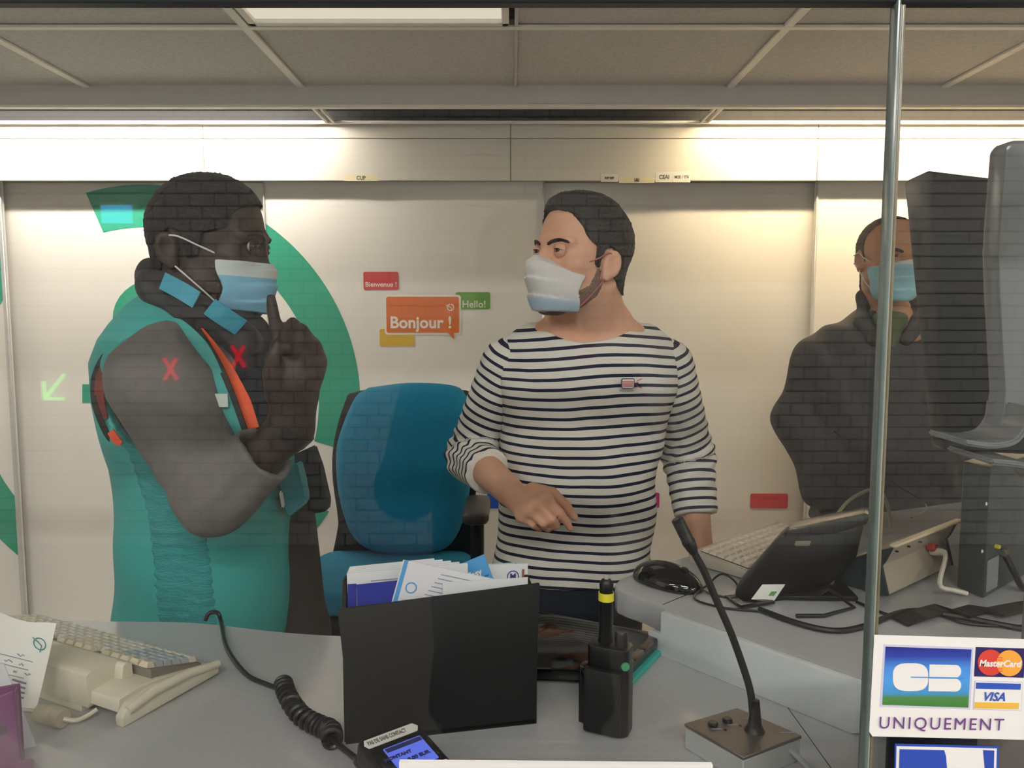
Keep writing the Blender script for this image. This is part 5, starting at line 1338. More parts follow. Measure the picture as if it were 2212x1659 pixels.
    bsub(B().prism(rrect(26*pz, 19*pz, 3*pz), .003, M=Mb, z0=-.0016), 'badge_field', WB)
    for k in range(5): bsub(B().box((0, (3.8-2.6*k)*pz, .0016), (25*pz, 1.3*pz, .0006), M=Mb), 'badge_stripe', RB)
    bsub(B().box((19*pz, 0, .001), (8*pz, 4*pz, .001), M=Mb), 'badge_neck', NB)
    for s_ in (1, -1): bsub(B().tube([Mb @ Vector((p[0]*pz, p[1]*pz*s_, .0014)) for p in ((18, 3), (22, 7), (30, 10)) if True], .8*pz, 5), 'badge_feeler', RB)
    # jeans
    JN = mat('dark navy jeans', (26, 32, 44), .85, var=.15, vscale=40, bump=.2, bscale=500)
    F = Field((hx-.26, TY-.18, .03), (hx+.26, TY+.24, hemz+.07), .007)
    F.loft([r for r in rings if r[0] < hemz+.16]+[(.79, hx, TY+.015, .160, .110)], .02, infl=-.004)
    legs(F, hl_, hr_, 0, (.072, .056, .046), infl=.008); F.clip(lambda X, Y, Z: np.maximum(.07-Z, Z-hemz-.05)+X*0+Y*0)
    o, _ = F.build('jeans', JN, None); under(root, o)
    hold_ = bpy.data.objects.new('tmp', None)
    def adopt(fn):
        before = set(bpy.data.objects); fn()
        for o_ in set(bpy.data.objects)-before:
            if o_.parent is None or o_.parent == TMP: o_.parent = None; under(root, o_)
    TMP = None
    HR = mat('dark brown hair', (30, 27, 25), .75, var=.25, vscale=120, bump=.5, bscale=500)
    poly = [(-.088, .196), (-.070, .186), (-.056, .160), (-.046, .140), (-.026, .128), (-.024, .095), (-.014, .088), (-.010, .122), (.006, .131), (.026, .118), (.032, .078), (.060, .056), (.085, .046), (.14, .05), (.15, .30), (-.105, .30), (-.105, .214)]
    def top(F_):
        F_.ell(H.w((0, -.012, .205)), np.array((.058, .070, .028))*1.07, .02, H.R)
    o = hair(H, None, HR, poly, .007, .0034, extra=top, rough=.0010); under(root, o)
    tmp = {'skin': SK}
    class PX(dict): pass
    # eyes, brows, mask parented to the person
    for fn in (lambda: eyes(H, root, (46, 30, 22), (.22, .10)), lambda: lids(H, root, SK, .0030, .0042), lambda: brows(H, root, HR, .78, -.003)):
        before = set(bpy.data.objects); fn()
        for o_ in set(bpy.data.objects)-before:
            if o_.parent == root: o_.matrix_parent_inverse = Matrix.Translation(-Vector(root.location))
    MM = maskmat('white pleated mask', [(0, (178, 188, 198)), (.18, (166, 188, 208)), (.3, (202, 199, 197)), (1, (206, 202, 199))])  # lower blue band is a bluish reflection painted into the mask colour
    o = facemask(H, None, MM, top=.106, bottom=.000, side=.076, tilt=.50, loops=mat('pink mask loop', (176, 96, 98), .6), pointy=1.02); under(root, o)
    Fb = Field(H.w((0, -.03, .02))-.11, H.w((0, -.03, .02))+.11, .0035); H.sculpt(Fb, nose=False, ears=False); Fb.D -= .0014
    X, Y, Z = Fb.grid(); lx, ly, lz = H.loc(X, Y, Z)
    Fb.D = np.maximum(Fb.D, (poly_sdf(ly, lz, [(-.13, .040), (-.060, .040), (-.030, .056), (-.016, .090), (-.004, .092), (.002, .062), (-.010, .036), (-.030, .012), (-.060, -.004), (-.13, -.008)])).astype(np.float32))
    o, _ = Fb.build('beard_stubble', mat('dark stubble', (112, 88, 76), .8, var=.3, vscale=300), None); under(root, o)
    shoes(root, hl_, hr_, (0, -1, 0), BLKM)
    for o_ in [c for c in root.children if c.name.startswith('shoe')]: o_.matrix_parent_inverse = Matrix.Translation(-Vector(root.location))
    return root

# ------------------------------------------------------------------ agent in the teal vest, in profile
def vest_man():
    SK = mat('dark brown skin', (50, 36, 31), .5, var=.08, vscale=30, bump=.12, bscale=400, spec=.35)
    TY = 1.47
    root = thing('person', 'man in teal safety vest and blue mask raising one hand', 'person', (P(430, 900, TY).x, TY, 0)); root['skin'] = 0
    H = Head(P(454, 681, 1.45), math.radians(93), math.radians(3), 0, 1.125, .88, .030, -.006)
    rg = [(1400, 255, 612, .165), (1250, 258, 612, .170), (1120, 262, 606, .175), (1000, 252, 600, .180), (920, 232, 588, .190), (850, 214, 574, .195), (780, 214, 550, .190), (730, 236, 515, .175), (700, 262, 492, .150), (670, 300, 470, .110), (645, 325, 455, .085)]
    rings = []
    for py, xa, xb, ry in rg:
        a = P(xa, py, TY-.05); b = P(xb, py, TY-.05); rings.append((a.z, (a.x+b.x)/2, TY, (b.x-a.x)/2, ry*.93))
    sR, eR, wR = P(346, 826, 1.285), P(466, 1074, 1.225), P(628, 925, 1.205)
    sL, eL, wL = P(380, 800, 1.64), P(400, 1060, 1.70), P(480, 1180, 1.60)
    hx = P(430, 1400, TY).x; hips = ((hx, TY-.06, .88), (hx, TY+.06, .88))
    hk = P(615, 830, 1.20)
    lo, hi = bb([P(190, 900, 1.25), eR, wL, P(720, 640, 1.2), P(446, 360, 1.45), (hx, TY+.25, 0), (hx, TY-.25, 0), (hx+.25, TY, 0)], .09); lo[2] = 0
    F = Field(lo, hi, .0048)
    F.loft(rings, .02, infl=-.025)
    H.sculpt(F, brow=1.15, ny=.86)
    F.cone(H.w((0, .036, .05)), P(400, 735, TY), .066, .075, .03)
    F.cone(sR, eR, .045, .036, .02); F.cone(eR, wR, .036, .033, .010)
    F.cone(sL, eL, .05, .045, .03); F.cone(eL, wL, .045, .034, .015)
    Yh = 1.20
    def q(x, y, dy=0.): return P(x, y, Yh+dy)
    # raised hand: back of the hand to the right, index up, others folded
    kn = [q(612, 752, -.022), q(652, 735, -.004), q(672, 752, .012), q(684, 780, .022)]
    fg = [[q(596, 705, -.024), q(589, 672, -.022), q(586, 645, -.020)],
          [q(632, 700, -.014), q(612, 728, -.036), q(620, 752, -.040)],
          [q(652, 712, .0), q(628, 738, -.02), q(634, 764, -.03)],
          [q(668, 742, .012), q(646, 762, -.006), q(648, 784, -.018)]]
    hand(F, wR, kn, fg, [q(596, 850, -.02), q(588, 805, -.040), q(592, 770, -.048), q(600, 742, -.046)], rf=.0100, palm=.0185, k=.006)
    F.cone(wR, q(638, 820, -.004), .033, .031, .02); F.cone(q(640, 812, 0), q(666, 800, .01), .026, .020, .02)
    k4 = [wL+Vector((.035, -.02+.016*i, -.05)) for i in range(4)]
    hand(F, wL, k4, [[k+Vector((.01, 0, -.03)), k+Vector((.0, 0, -.055)), k+Vector((-.01, 0, -.065))] for k in k4], [wL, wL+Vector((.03, -.04, -.03)), wL+Vector((.04, -.045, -.06))])
    legs(F, hips[0], hips[1], 0); feet(F, hips[0], hips[1], (1, 0, 0))
    body, _ = F.build('body', SK, None); under(root, body)
    # grey fleece: one sleeve either side and the trunk under the vest
    FL = mat('grey fleece', (104, 100, 98), .95, var=.07, vscale=50, bump=.3, bscale=300)
    def sleeve(a, e, w, ra, re_, rw, tcut, flat=0.):
        lo, hi = bb([a, e, w], .12); F = Field(lo, hi, .005)
        F.cone(a, e, ra, re_, .03); F.cone(e, e.lerp(w, 1.3), re_, rw, .03)
        F.cone(a+Vector((.02, .05, .02)), a+Vector((0, .06, -.05)), ra*.95, ra*.8, .04)
        d = np.array((w-e).normalized()); cu = np.array(e.lerp(w, tcut)); ed = np.array(e)
        F.clip(lambda X, Y, Z: (X-cu[0])*d[0]+(Y-cu[1])*d[1]+(Z-cu[2])*d[2])
        # open cuff
        F.cone(Vector(cu)-Vector(d)*.018, Vector(cu)+Vector(d)*.05, rw*.68, rw*.84, .006, 's')
        F.disp(lambda X, Y, Z: .004*np.exp(-(((X-ed[0]-.02)**2+(Y-ed[1])**2+(Z-ed[2]-.05)**2)/.09**2))*np.sin((X*1.4-Z*.9)*75+np.sin(Z*40))+.0022*np.sin((X+Z)*42+np.sin(Y*35)*1.4))
        o, pos = F.build('sleeve', FL, None); return o
    F = Field(*bb([(r[1]-r[3], r[2]-r[4], r[0]) for r in rings[2:]]+[(r[1]+r[3], r[2]+r[4], r[0]) for r in rings[2:]], .03), .006)
    F.loft([r for r in rings if r[0] > .80], .02, infl=-.012); F.clip(lambda X, Y, Z: .84-Z+X*0+Y*0)
    jk, _ = F.build('jacket', mat('dark charcoal jacket', (42, 42, 46), .9, var=.08, vscale=40, bump=.2), None); under(root, jk)
    for a, e, w, r in ((sR, eR, wR, (.087, .056, .056, .66)), (sL, eL, wL, (.085, .066, .056, .8))):
        o = sleeve(a, e, w, *r); o.parent = jk; o.matrix_parent_inverse = jk.matrix_basis.inverted()
    # vest
    VS = mat('teal vest polyester', (56, 156, 152), .6, var=.05, vscale=14, bump=.2, bscale=60)
    zb = P(430, 1395, TY-.1).z
    lo, hi = bb([(r[1]-r[3], r[2]-r[4], r[0]) for r in rings]+[(r[1]+r[3], r[2]+r[4], r[0]) for r in rings], .04); lo[2] = zb-.03
    def vest_field(infl, h_):
        F = Field(lo, hi, h_); F.loft(rings, .02, infl=infl)
        F.cone(P(325, 700, 1.40), P(455, 790, 1.30), .05, .04, .05)
        F.disp(lambda X, Y, Z: .004*np.sin(X*30+Z*9+np.sin(Z*15))*np.clip((1.15-Z)*5, 0, 1)+.002*np.sin(Z*33+X*14)+Y*0)
        return F
    def cut(F, grow):
        F.clip(lambda X, Y, Z: zb-Z+X*0+Y*0)
        ah = P(338, 846, 1.28); el_ = np.array(P(420, 950, 1.26)); ah2 = np.array(P(330, 905, 1.28))
        # arm hole, a slanted oval on each flank
        def hole(X, Y, Z):
            u = (X-ah.x); v = (Z-ah.z); c_, s_ = math.cos(.36), math.sin(.36); a_ = u*c_-v*s_; b_ = u*s_+v*c_
            return (1-np.sqrt((a_/(.100+grow))**2+(b_/(.106+grow))**2))*.12+np.where(np.abs(Y-TY) < .085, -1, 0)
        F.clip(hole)
        # open front: cut along the edge that runs from the neck to the waist
        fz = [P(430, 690, 1.4), P(475, 790, 1.34), P(520, 880, 1.32), P(553, 945, 1.32), P(592, 1010, 1.32), P(606, 1100, 1.32), P(610, 1400, 1.32)]
        zz = np.array([p.z for p in fz][::-1]); xx = np.array([p.x for p in fz][::-1])
        F.clip(lambda X, Y, Z: X-np.interp(Z, zz, xx)-grow+Y*0)
        nk = P(405, 640, TY)
        F.clip(lambda X, Y, Z: (1-np.sqrt(((X-nk.x)/.085)**2+((Y-TY)/.10)**2+((Z-nk.z)/.07)**2))*.07)
    F = vest_field(.008, .005); cut(F, 0.)
    vs_, _ = F.build('vest', VS, None); under(root, vs_)
    OR = mat('orange lining', (238, 88, 40), .6, var=.03); BK = mat('black binding', (22, 24, 26), .7)
    def onvest(px, py, Y): return P(px, py, Y)
    def strip(pts, w, nm, m, n_=5, tw=0.):
        """flat ribbon through points with widths, facing the window"""
        c = spline(pts, n_); V = []; F_ = []; N_ = len(c)
        for i, p in enumerate(c):
            d = (c[min(i+1, N_-1)]-c[max(i-1, 0)]).normalized(); sd = d.cross(Vector((tw, 1, 0)).normalized()).normalized()
            ww = w if not isinstance(w, (list, tuple)) else np.interp(i/(N_-1), np.linspace(0, 1, len(w)), w)
            V += [p-sd*ww/2, p+sd*ww/2, p+sd*ww/2+Vector((0, .003, 0)), p-sd*ww/2+Vector((0, .003, 0))]
        for i in range(N_-1):
            a = 4*i; b = a+4
            for j in range(4): F_.append((a+j, a+(j+1) % 4, b+(j+1) % 4, b+j))
        F_ += [(3, 2, 1, 0), (b, b+1, b+2, b+3)]
        q_ = B().quads(V, F_); bmesh.ops.recalc_face_normals(q_.bm, faces=q_.bm.faces); o = q_.build(nm, m); o.parent = vs_; o.matrix_parent_inverse = vs_.matrix_basis.inverted(); return o
    strip([P(416, 694, 1.345), P(448, 735, 1.31), P(484, 800, 1.285), P(515, 870, 1.275), P(537, 930, 1.272)], [.008, .014, .030, .040, .036], 'orange_lining', OR)
    strip([P(412, 692, 1.340), P(443, 735, 1.298), P(474, 790, 1.272), P(500, 850, 1.266), P(518, 900, 1.264), P(532, 940, 1.262)], .009, 'binding', BK)
    strip([P(345, 704, 1.330), P(378, 712, 1.300), P(424, 760, 1.278), P(462, 830, 1.268), P(490, 890, 1.266), P(514, 940, 1.266)], [.012, .040, .046, .042, .038, .034], 'shoulder_strap', VS)
    arm = [(330, 716), (285, 735), (232, 762), (205, 810), (202, 860), (215, 905), (235, 945), (262, 968), (300, 978)]
    strip([P(a, b, 1.335-.04*math.sin(i/8*3.1)) for i, (a, b) in enumerate(arm)], .010, 'binding', BK)
    strip([P(250, 760, 1.31), P(222, 800, 1.30), P(214, 850, 1.295), P(226, 905, 1.30)], [.010, .016, .016, .010], 'arm_hole_lining', mat('dark red lining', (110, 42, 34), .7))
    strip([P(238, 932, 1.285), P(252, 952, 1.282), P(262, 958, 1.280)], [.012, .014, .008], 'arm_hole_lining', OR)
    strip([P(462, 865, 1.258), P(492, 865, 1.258)], .022, 'reflective_tape', mat('pale tape', (196, 206, 200), .4))
    MESH = mat('teal mesh panel', (42, 138, 140), .7, var=.12, vscale=40, bump=1., bscale=220, ani=(.5, .5, 1.6))
    F = vest_field(.0095, .005); cut(F, 0.)
    zz_ = P(400, 970, 1.28).z
    zt = np.array([P(400, y, 1.28).z for y in (1400, 1250, 1100, 960)]); xa_ = np.array([P(x, 1200, 1.28).x for x in (318, 318, 305, 272)]); xb_ = np.array([P(x, 1200, 1.28).x for x in (452, 442, 430, 400)])
    F.clip(lambda X, Y, Z: np.maximum(np.interp(Z, zt, xa_)-X, X-np.interp(Z, zt, xb_))+0*Y); F.clip(lambda X, Y, Z: Z-P(300, 962, 1.28).z+X*0+Y*0); F.clip(lambda X, Y, Z: Y-TY+.02+X*0+Z*0)
    F.disp(lambda X, Y, Z: .0012*np.sin(Z*330+np.sin(X*90)*1.4+X*60)+Y*0)
    o, _ = F.build('mesh_panel', MESH, None); o.parent = vs_; o.matrix_parent_inverse = vs_.matrix_basis.inverted()
    # hanging front flaps beyond the arm: dark jacket hem, teal vest corner
    def flap(pts, th, nm, m, par):
        b = B(); n_ = len(pts); V = [Vector(p) for p in pts]+[Vector(p)+Vector((.004, th, 0)) for p in pts]
        F_ = [tuple(range(n_)), tuple(range(2*n_-1, n_-1, -1))]+[(i, n_+i, n_+(i+1) % n_, (i+1) % n_) for i in range(n_)]
        q_ = b.quads(V, F_); bmesh.ops.recalc_face_normals(q_.bm, faces=q_.bm.faces); bmesh.ops.bevel(q_.bm, geom=q_.bm.edges[:], offset=.003, segments=2, affect='EDGES'); o = q_.build(nm, m); o.parent = par; o.matrix_parent_inverse = par.matrix_basis.inverted()
    flap([P(628, 985, 1.52), P(672, 965, 1.52), P(688, 1010, 1.51), P(705, 1085, 1.50), P(702, 1106, 1.50), P(668, 1112, 1.50), P(640, 1100, 1.51)], .03, 'front_flap', mat('navy jacket', (20, 24, 36), .85, var=.06), jk)
    flap([P(600, 1020, 1.40), P(640, 1000, 1.40), P(650, 1040, 1.39), P(657, 1075, 1.39), P(655, 1090, 1.39), P(622, 1118, 1.39), P(606, 1085, 1.39)], .03, 'front_flap', mat('teal vest front', (34, 140, 150), .6, var=.05), vs_)
    flap([P(599, 1062, 1.385), P(607, 1060, 1.385), P(613, 1095, 1.385), P(606, 1100, 1.385)], .004, 'white_tag', PAPER, vs_)
    # collar, scarf and lanyard
    F = Field(*bb([P(300, 560, 1.35), P(600, 780, 1.6)], .06), .005)
    DK = mat('black quilted collar', (30, 30, 36), .7, var=.1, vscale=30)
    F.cone(P(328, 598, 1.47), P(336, 622, 1.38), .026, .026, .02); F.cone(P(336, 622, 1.38), P(420, 678, 1.345), .026, .026, .03)
    F.cone(P(420, 678, 1.345), P(520, 730, 1.37), .026, .026, .03); F.cone(P(520, 730, 1.37), P(560, 750, 1.46), .026, .03, .03)
    F.cone(P(328, 598, 1.47), P(345, 630, 1.57), .026, .026, .03); F.cone(P(345, 630, 1.57), P(540, 735, 1.55), .03, .03, .03)
    F.disp(lambda X, Y, Z: .003*np.sin(X*70+Z*50)+Y*0)
    co, _ = F.build('collar', DK, None); under(root, co)
    F = Field(*bb([P(430, 680, 1.36), P(590, 960, 1.5)], .05), .006)   # dark jacket front below the chin
    F.cone(P(490, 720, 1.42), P(540, 900, 1.40), .055, .055, .04); F.cone(P(540, 730, 1.45), P(570, 930, 1.45), .04, .045, .04)
    o, _ = F.build('jacket_front', mat('navy jacket', (20, 24, 36)), None); under(root, o)
    TL = mat('blue lanyard ribbon', (52, 150, 176), .5, var=.04)
    def rib(pts, w, nm):
        c = spline(pts, 5); V = []; F_ = []; N_ = len(c)
        for i, p in enumerate(c):
            d = (c[min(i+1, N_-1)]-c[max(i-1, 0)]).normalized(); sd = d.cross(Vector((0, 1, .0))).normalized()
            V += [p-sd*w/2, p+sd*w/2, p+sd*w/2+Vector((0, .004, 0)), p-sd*w/2+Vector((0, .004, 0))]
        for i in range(N_-1):
            a = 4*i; b = a+4
            for j in range(4): F_.append((a+j, a+(j+1) % 4, b+(j+1) % 4, b+j))
        F_ += [(3, 2, 1, 0), (b, b+1, b+2, b+3)]
        q_ = B().quads(V, F_); bmesh.ops.recalc_face_normals(q_.bm, faces=q_.bm.faces); o = q_.build(nm, TL); under(root, o)
    rib([P(350, 606, 1.330), P(388, 626, 1.312), P(424, 648, 1.304)], .030, 'collar_trim')
    rib([P(452, 662, 1.302), P(480, 682, 1.310), P(520, 708, 1.330)], .032, 'collar_trim')
    # trousers, shoes
    TR = mat('dark brown trousers', (44, 40, 38), .9, var=.1, vscale=30)
    F = Field((hx-.24, TY-.25, .05), (hx+.26, TY+.25, 1.20), .008)
    F.loft([(1.16, hx+.01, TY, .11, .11), (.95, hx+.02, TY, .12, .125), (.86, hx, TY, .12, .12), (.80, hx, TY, .12, .11)], .02)
    F.cone(P(622, 1130, 1.50), P(632, 1370, 1.50), .055, .07, .03); F.cone(P(632, 1370, 1.50), (P(632, 1370, 1.50).x, 1.50, .5), .07, .06, .03)
    legs(F, hips[0], hips[1], 0, infl=.012); F.clip(lambda X, Y, Z: .08-Z+X*0+Y*0)
    o, _ = F.build('trousers', TR, None); under(root, o)
    shoes(root, hips[0], hips[1], (1, 0, 0), BLKM)
    for o_ in [c for c in root.children if c.name.startswith('shoe')]: o_.matrix_parent_inverse = Matrix.Translation(-Vector(root.location))
    HR = mat('cropped black hair', (16, 14, 14), .9, var=.3, vscale=200, bump=.6, bscale=700)
    poly = [(-.092, .186), (-.078, .182), (-.060, .166), (-.052, .140), (-.012, .128), (-.004, .094), (.018, .088), (.026, .128), (.046, .134), (.066, .120), (.068, .078), (.072, .040), (.080, .020), (.15, .02), (.16, .30), (-.11, .30), (-.11, .205)]
    o = hair(H, None, HR, poly, .006, .0036, rough=.0010); under(root, o)
    for fn in (lambda: eyes(H, root, (34, 22, 18), (-.40, -.1)), lambda: lids(H, root, SK, .0026, .0038), lambda: brows(H, root, HR, .75, -.003)):
        before = set(bpy.data.objects); fn()
        for o_ in set(bpy.data.objects)-before:
            if o_.parent == root: o_.matrix_parent_inverse = Matrix.Translation(-Vector(root.location))
    MM = maskmat('blue surgical mask banded', [(0, (120, 176, 206)), (.70, (124, 180, 210)), (.72, (196, 206, 206)), (1, (186, 194, 192))])
    o = facemask(H, None, MM, top=.090, bottom=.006, side=.066, tilt=.0, pointy=.78); under(root, o)
    # wrist watch strap
    o = B().tube([wR+(eR-wR).normalized()*-.012, wR+(eR-wR).normalized()*.008], .0385, 16).build('watch_strap', BLK); under(root, o)
    return root

# ------------------------------------------------------------------ man in the dark jacket at the back right
def back_man():
    SK = mat('warm tan skin', (188, 138, 108), .55, var=.06, vscale=30, bump=.1, bscale=400, spec=.35)
    TY = 2.40
    root = thing('person', 'man in dark jacket and pale blue mask standing behind the glass joint', 'person', (P(1915, 900, TY).x, TY, 0)); root['skin'] = 0
    H = Head(P(1916, 645, 2.34), math.radians(0), math.radians(1), 0, 1.07, 1., .006, 0., -.009)
    rg = [(1500, 1775, 2040, .14), (1250, 1765, 2050, .15), (1100, 1768, 2055, .155), (980, 1762, 2060, .155), (860, 1758, 2070, .15), (780, 1752, 2080, .14), (735, 1768, 2066, .125), (705, 1800, 2036, .105), (682, 1842, 1998, .085), (665, 1872, 1972, .070)]
    rings = []
    for py, xa, xb, ry in rg:
        a = P(xa, py, TY); b = P(xb, py, TY); rings.append((a.z, (a.x+b.x)/2, TY, (b.x-a.x)/2, ry))
    sR, eR, wR = P(1768, 775, 2.42), P(1722, 905, 2.46), P(1775, 1060, 2.34)
    sL, eL, wL = P(2066, 775, 2.42), P(2108, 905, 2.46), P(2060, 1060, 2.34)
    hx = P(1910, 1250, TY).x; hips = ((hx-.10, TY, .90), (hx+.10, TY, .90))
    lo, hi = bb([eR, eL, P(1923, 470, 2.34), (hx, TY-.2, 0), (hx, TY+.2, 0), wR, wL], .10); lo[2] = 0
    F = Field(lo, hi, .0055)
    F.loft(rings, .02, infl=-.03); H.sculpt(F); eyelids(F, H, .45)
    F.cone(H.w((0, .034, .05)), P(1920, 705, TY), .060, .065, .03)
    for s_, e_, w_ in ((sR, eR, wR), (sL, eL, wL)):
        F.cone(s_, e_, .05, .042, .03); F.cone(e_, w_, .04, .03, .015)
        sg = 1 if s_ is sR else -1
        k4 = [w_+Vector((sg*.06, -.02, -.01-.017*i)) for i in range(4)]
        hand(F, w_, k4, [[k+Vector((sg*.035, -.008, -.006)), k+Vector((sg*.045, .012, -.012)), k+Vector((sg*.03, .02, -.014))] for k in k4], [w_, w_+Vector((sg*.03, -.03, .02)), w_+Vector((sg*.06, -.035, .02))])
    legs(F, hips[0], hips[1], 0); feet(F, hips[0], hips[1], (0, -1, 0))
    body, _ = F.build('body', SK, None); under(root, body)
    JK = mat('black grey jacket', (50, 49, 50), .75, var=.08, vscale=20, bump=.25, bscale=120)
    lo, hi = bb([eR, eL, P(1900, 640, TY), (hx, TY-.2, .80), (hx, TY+.2, .8), wR, wL], .12)
    F = Field(lo, hi, .0065); F.loft([r for r in rings], .02, infl=.008)
    F.cone(sR, eR, .075, .070, .04); F.cone(eR, wR, .070, .055, .04); F.cone(sL, eL, .075, .070, .04); F.cone(eL, wL, .070, .055, .04)
    F.clip(lambda X, Y, Z: .80-Z+X*0+Y*0)
    nk = P(1922, 672, TY)
    F.clip(lambda X, Y, Z: (1-np.sqrt(((X-nk.x)/.085)**2+((Z-nk.z)/np.where(Y < TY, .125, .04))**2+((Y-TY+.02)/.15)**2))*.08)
    for a_ in ((1745, 800, 1700, 900), (1700, 1000, 1760, 1040)): pass
    F.disp(lambda X, Y, Z: .005*np.sin(Z*28+X*22+np.sin(X*19)*2)+.003*np.sin(X*55-Z*30)+Y*0)
    jk, _ = F.build('jacket', JK, None); under(root, jk)
    # stand-up collar
    F = Field(*bb([P(1830, 620, 2.3), P(2010, 740, 2.5)], .05), .005)
    for sg, x0 in ((-1, 1866), (1, 1982)):
        F.cone(P(x0, 640, 2.40), P(x0-sg*-2, 700, 2.34), .018, .022, .02); F.cone(P(x0, 700, 2.33), P(1922+sg*34, 735, 2.275), .024, .020, .03); F.cone(P(x0, 642, 2.40), P(1922, 640, 2.47), .016, .016, .03)
    o, _ = F.build('jacket_collar', JK, None); under(root, o)
    F = Field(*bb([P(1880, 660, 2.25), P(1965, 760, 2.45)], .03), .005); F.cone(P(1900, 690, 2.305), P(1945, 690, 2.305), .022, .022, .01); F.cone(P(1922, 700, 2.30), P(1922, 745, 2.30), .035, .03, .02)
    o, _ = F.build('green_shirt', mat('olive green shirt', (70, 84, 54), .85, var=.05), None); under(root, o)
    F = Field((hx-.27, TY-.2, .05), (hx+.27, TY+.22, .98), .008)
    F.loft([(.96, hx, TY, .17, .12), (.86, hx, TY, .17, .125), (.80, hx, TY, .155, .11)], .02); legs(F, hips[0], hips[1], 0, infl=.014); F.clip(lambda X, Y, Z: .08-Z+X*0+Y*0)
    o, _ = F.build('trousers', mat('black trousers', (20, 21, 26), .9), None); under(root, o)
    shoes(root, hips[0], hips[1], (0, -1, 0), BLKM)
    for o_ in [c for c in root.children if c.name.startswith('shoe')]: o_.matrix_parent_inverse = Matrix.Translation(-Vector(root.location))
    HR = mat('short brown hair', (70, 54, 42), .85, var=.25, vscale=150, bump=.4, bscale=600)
    poly = [(-.045, .214), (-.030, .196), (-.012, .170), (-.006, .140), (-.008, .104), (.0, .100), (.004, .130), (.022, .140), (.040, .12), (.042, .078), (.052, .04), (.08, .02), (.14, .02), (.15, .30), (-.06, .30), (-.06, .222)]
    o = hair(H, None, HR, poly, .0022, .004, rough=.0008); under(root, o)
    for fn in (lambda: eyes(H, root, (48, 34, 26), (0, 0)), lambda: lids(H, root, SK, .0036, .0044), lambda: brows(H, root, mat('dark brow hair', (52, 38, 30), .8), 1.0, -.005)):
        before = set(bpy.data.objects); fn()
        for o_ in set(bpy.data.objects)-before:
            if o_.parent == root: o_.matrix_parent_inverse = Matrix.Translation(-Vector(root.location))
    MM = maskmat('pale blue surgical mask', [(0, (146, 190, 204)), (.86, (150, 196, 208)), (.90, (208, 214, 212)), (1, (208, 214, 212))])
    o = facemask(H, None, MM, top=.104, bottom=-.008, side=.056, tilt=.25); under(root, o)
    return root
striped_man(); vest_man(); back_man()
# ================================================================== STATION HALL BEHIND THE CAMERA (seen only as reflections in the glass)
HY = -3.6
TILEW = mat('white glazed tile', (196, 192, 184), .18, var=.05, vscale=5)
GROUT = mat('tile grout', (70, 68, 66), .9)
hw = structure(B().box((0, HY-.06, 1.45), (9.0, .10, 3.1)).build('wall_hall', GROUT))
def hall_tiles():
    V = []; F_ = []; tw, th = .15, .075
    nz = 40
    for r in range(nz):
        off = (r % 2)*tw/2
        for c in range(-30, 31):
            x = c*tw+off; z = .0+r*th; i = len(V); b = .006
            dy = .003*random.random()
            V += [(x+.003, HY-.008, z+.003), (x+tw-.003, HY-.008, z+.003), (x+tw-.003, HY-.008, z+th-.003), (x+.003, HY-.008, z+th-.003),
                  (x+b, HY+dy, z+b), (x+tw-b, HY+dy, z+b), (x+tw-b, HY+dy, z+th-b), (x+b, HY+dy, z+th-b)]
            F_ += [(i+4, i+7, i+6, i+5), (i, i+4, i+5, i+1), (i+1, i+5, i+6, i+2), (i+2, i+6, i+7, i+3), (i+3, i+7, i+4, i)]
    me = bpy.data.meshes.new('tile'); me.from_pydata(V, [], F_); me.update()
    o = link('tile', me, TILEW, hw); o['kind'] = 'stuff'
    bm = bmesh.new(); bm.from_mesh(me); bmesh.ops.recalc_face_normals(bm, faces=bm.faces)
    f0 = bm.faces[:][0]
    bm.to_mesh(me); bm.free()
hall_tiles()
structure(B().box((0, -1.55, -.05), (9.0, 4.1, .1)).build('floor_hall', mat('hall floor', (112, 106, 100), .5, var=.1, vscale=8)))
structure(B().box((0, -1.55, 2.95), (9.0, 4.2, .1)).build('ceiling_hall', mat('hall ceiling', (150, 146, 140), .8)))
def hall_light(x, y, lab):
    t = thing('hall_luminaire', lab, 'ceiling light', (x, y, 2.86), (0, 0, 0), 'hall ceiling lights')
    B().box((0, 0, .02), (1.3, .16, .04), .004, 1).build('housing', ALU, t)
    B().box((0, 0, -.004), (1.24, .12, .012), .003, 1).build('diffuser', mat('hall diffuser', (240, 236, 228), .5, var=0, emit=HALL, ecol=COL_H), t)
for i, x in enumerate((-2.4, 0.0, 2.4)):
    for j, y in enumerate((-1.2, -2.15)):
        hall_light(x, y, '%s %s hall ceiling light behind the photographer' % (('near', 'far')[j], ('left', 'middle', 'right')[i]))
# gate signals whose reflections show in the glass
def refl(px, py, yreal):
    """place a real thing behind the camera so that its mirror image lies on that line"""
    v = P(px, py, 2*GY-yreal); return Vector((v.x, yreal, v.z))
def signal(name, lab, px, py, pts, col, yreal, st=2.2):
    o = refl(px, py, yreal); t = thing(name, lab, 'sign', o)
    B().box((0, -.03, 0), (.12, .05, .17), .01, 2).build('housing', PEL, t)
    m = mat('signal %d %d %d' % col, col, .5, var=0, emit=st, ecol=lin(col)[:3])
    for p in pts: B().tube([Vector((q[0], .004, q[1])) for q in p], .010, 6).build('symbol', m, t)
X_ = [[(-.035, .06), (.035, -.06)], [(.035, .06), (-.035, -.06)]]
signal('gate_signal', 'red cross gate signal reflected over the grey sleeve', 369, 797, X_, (230, 40, 55), -3.2, 9.0)
signal('gate_signal', 'red cross gate signal reflected over the dark collar', 515, 770, X_, (230, 40, 55), -3.2, 9.0)
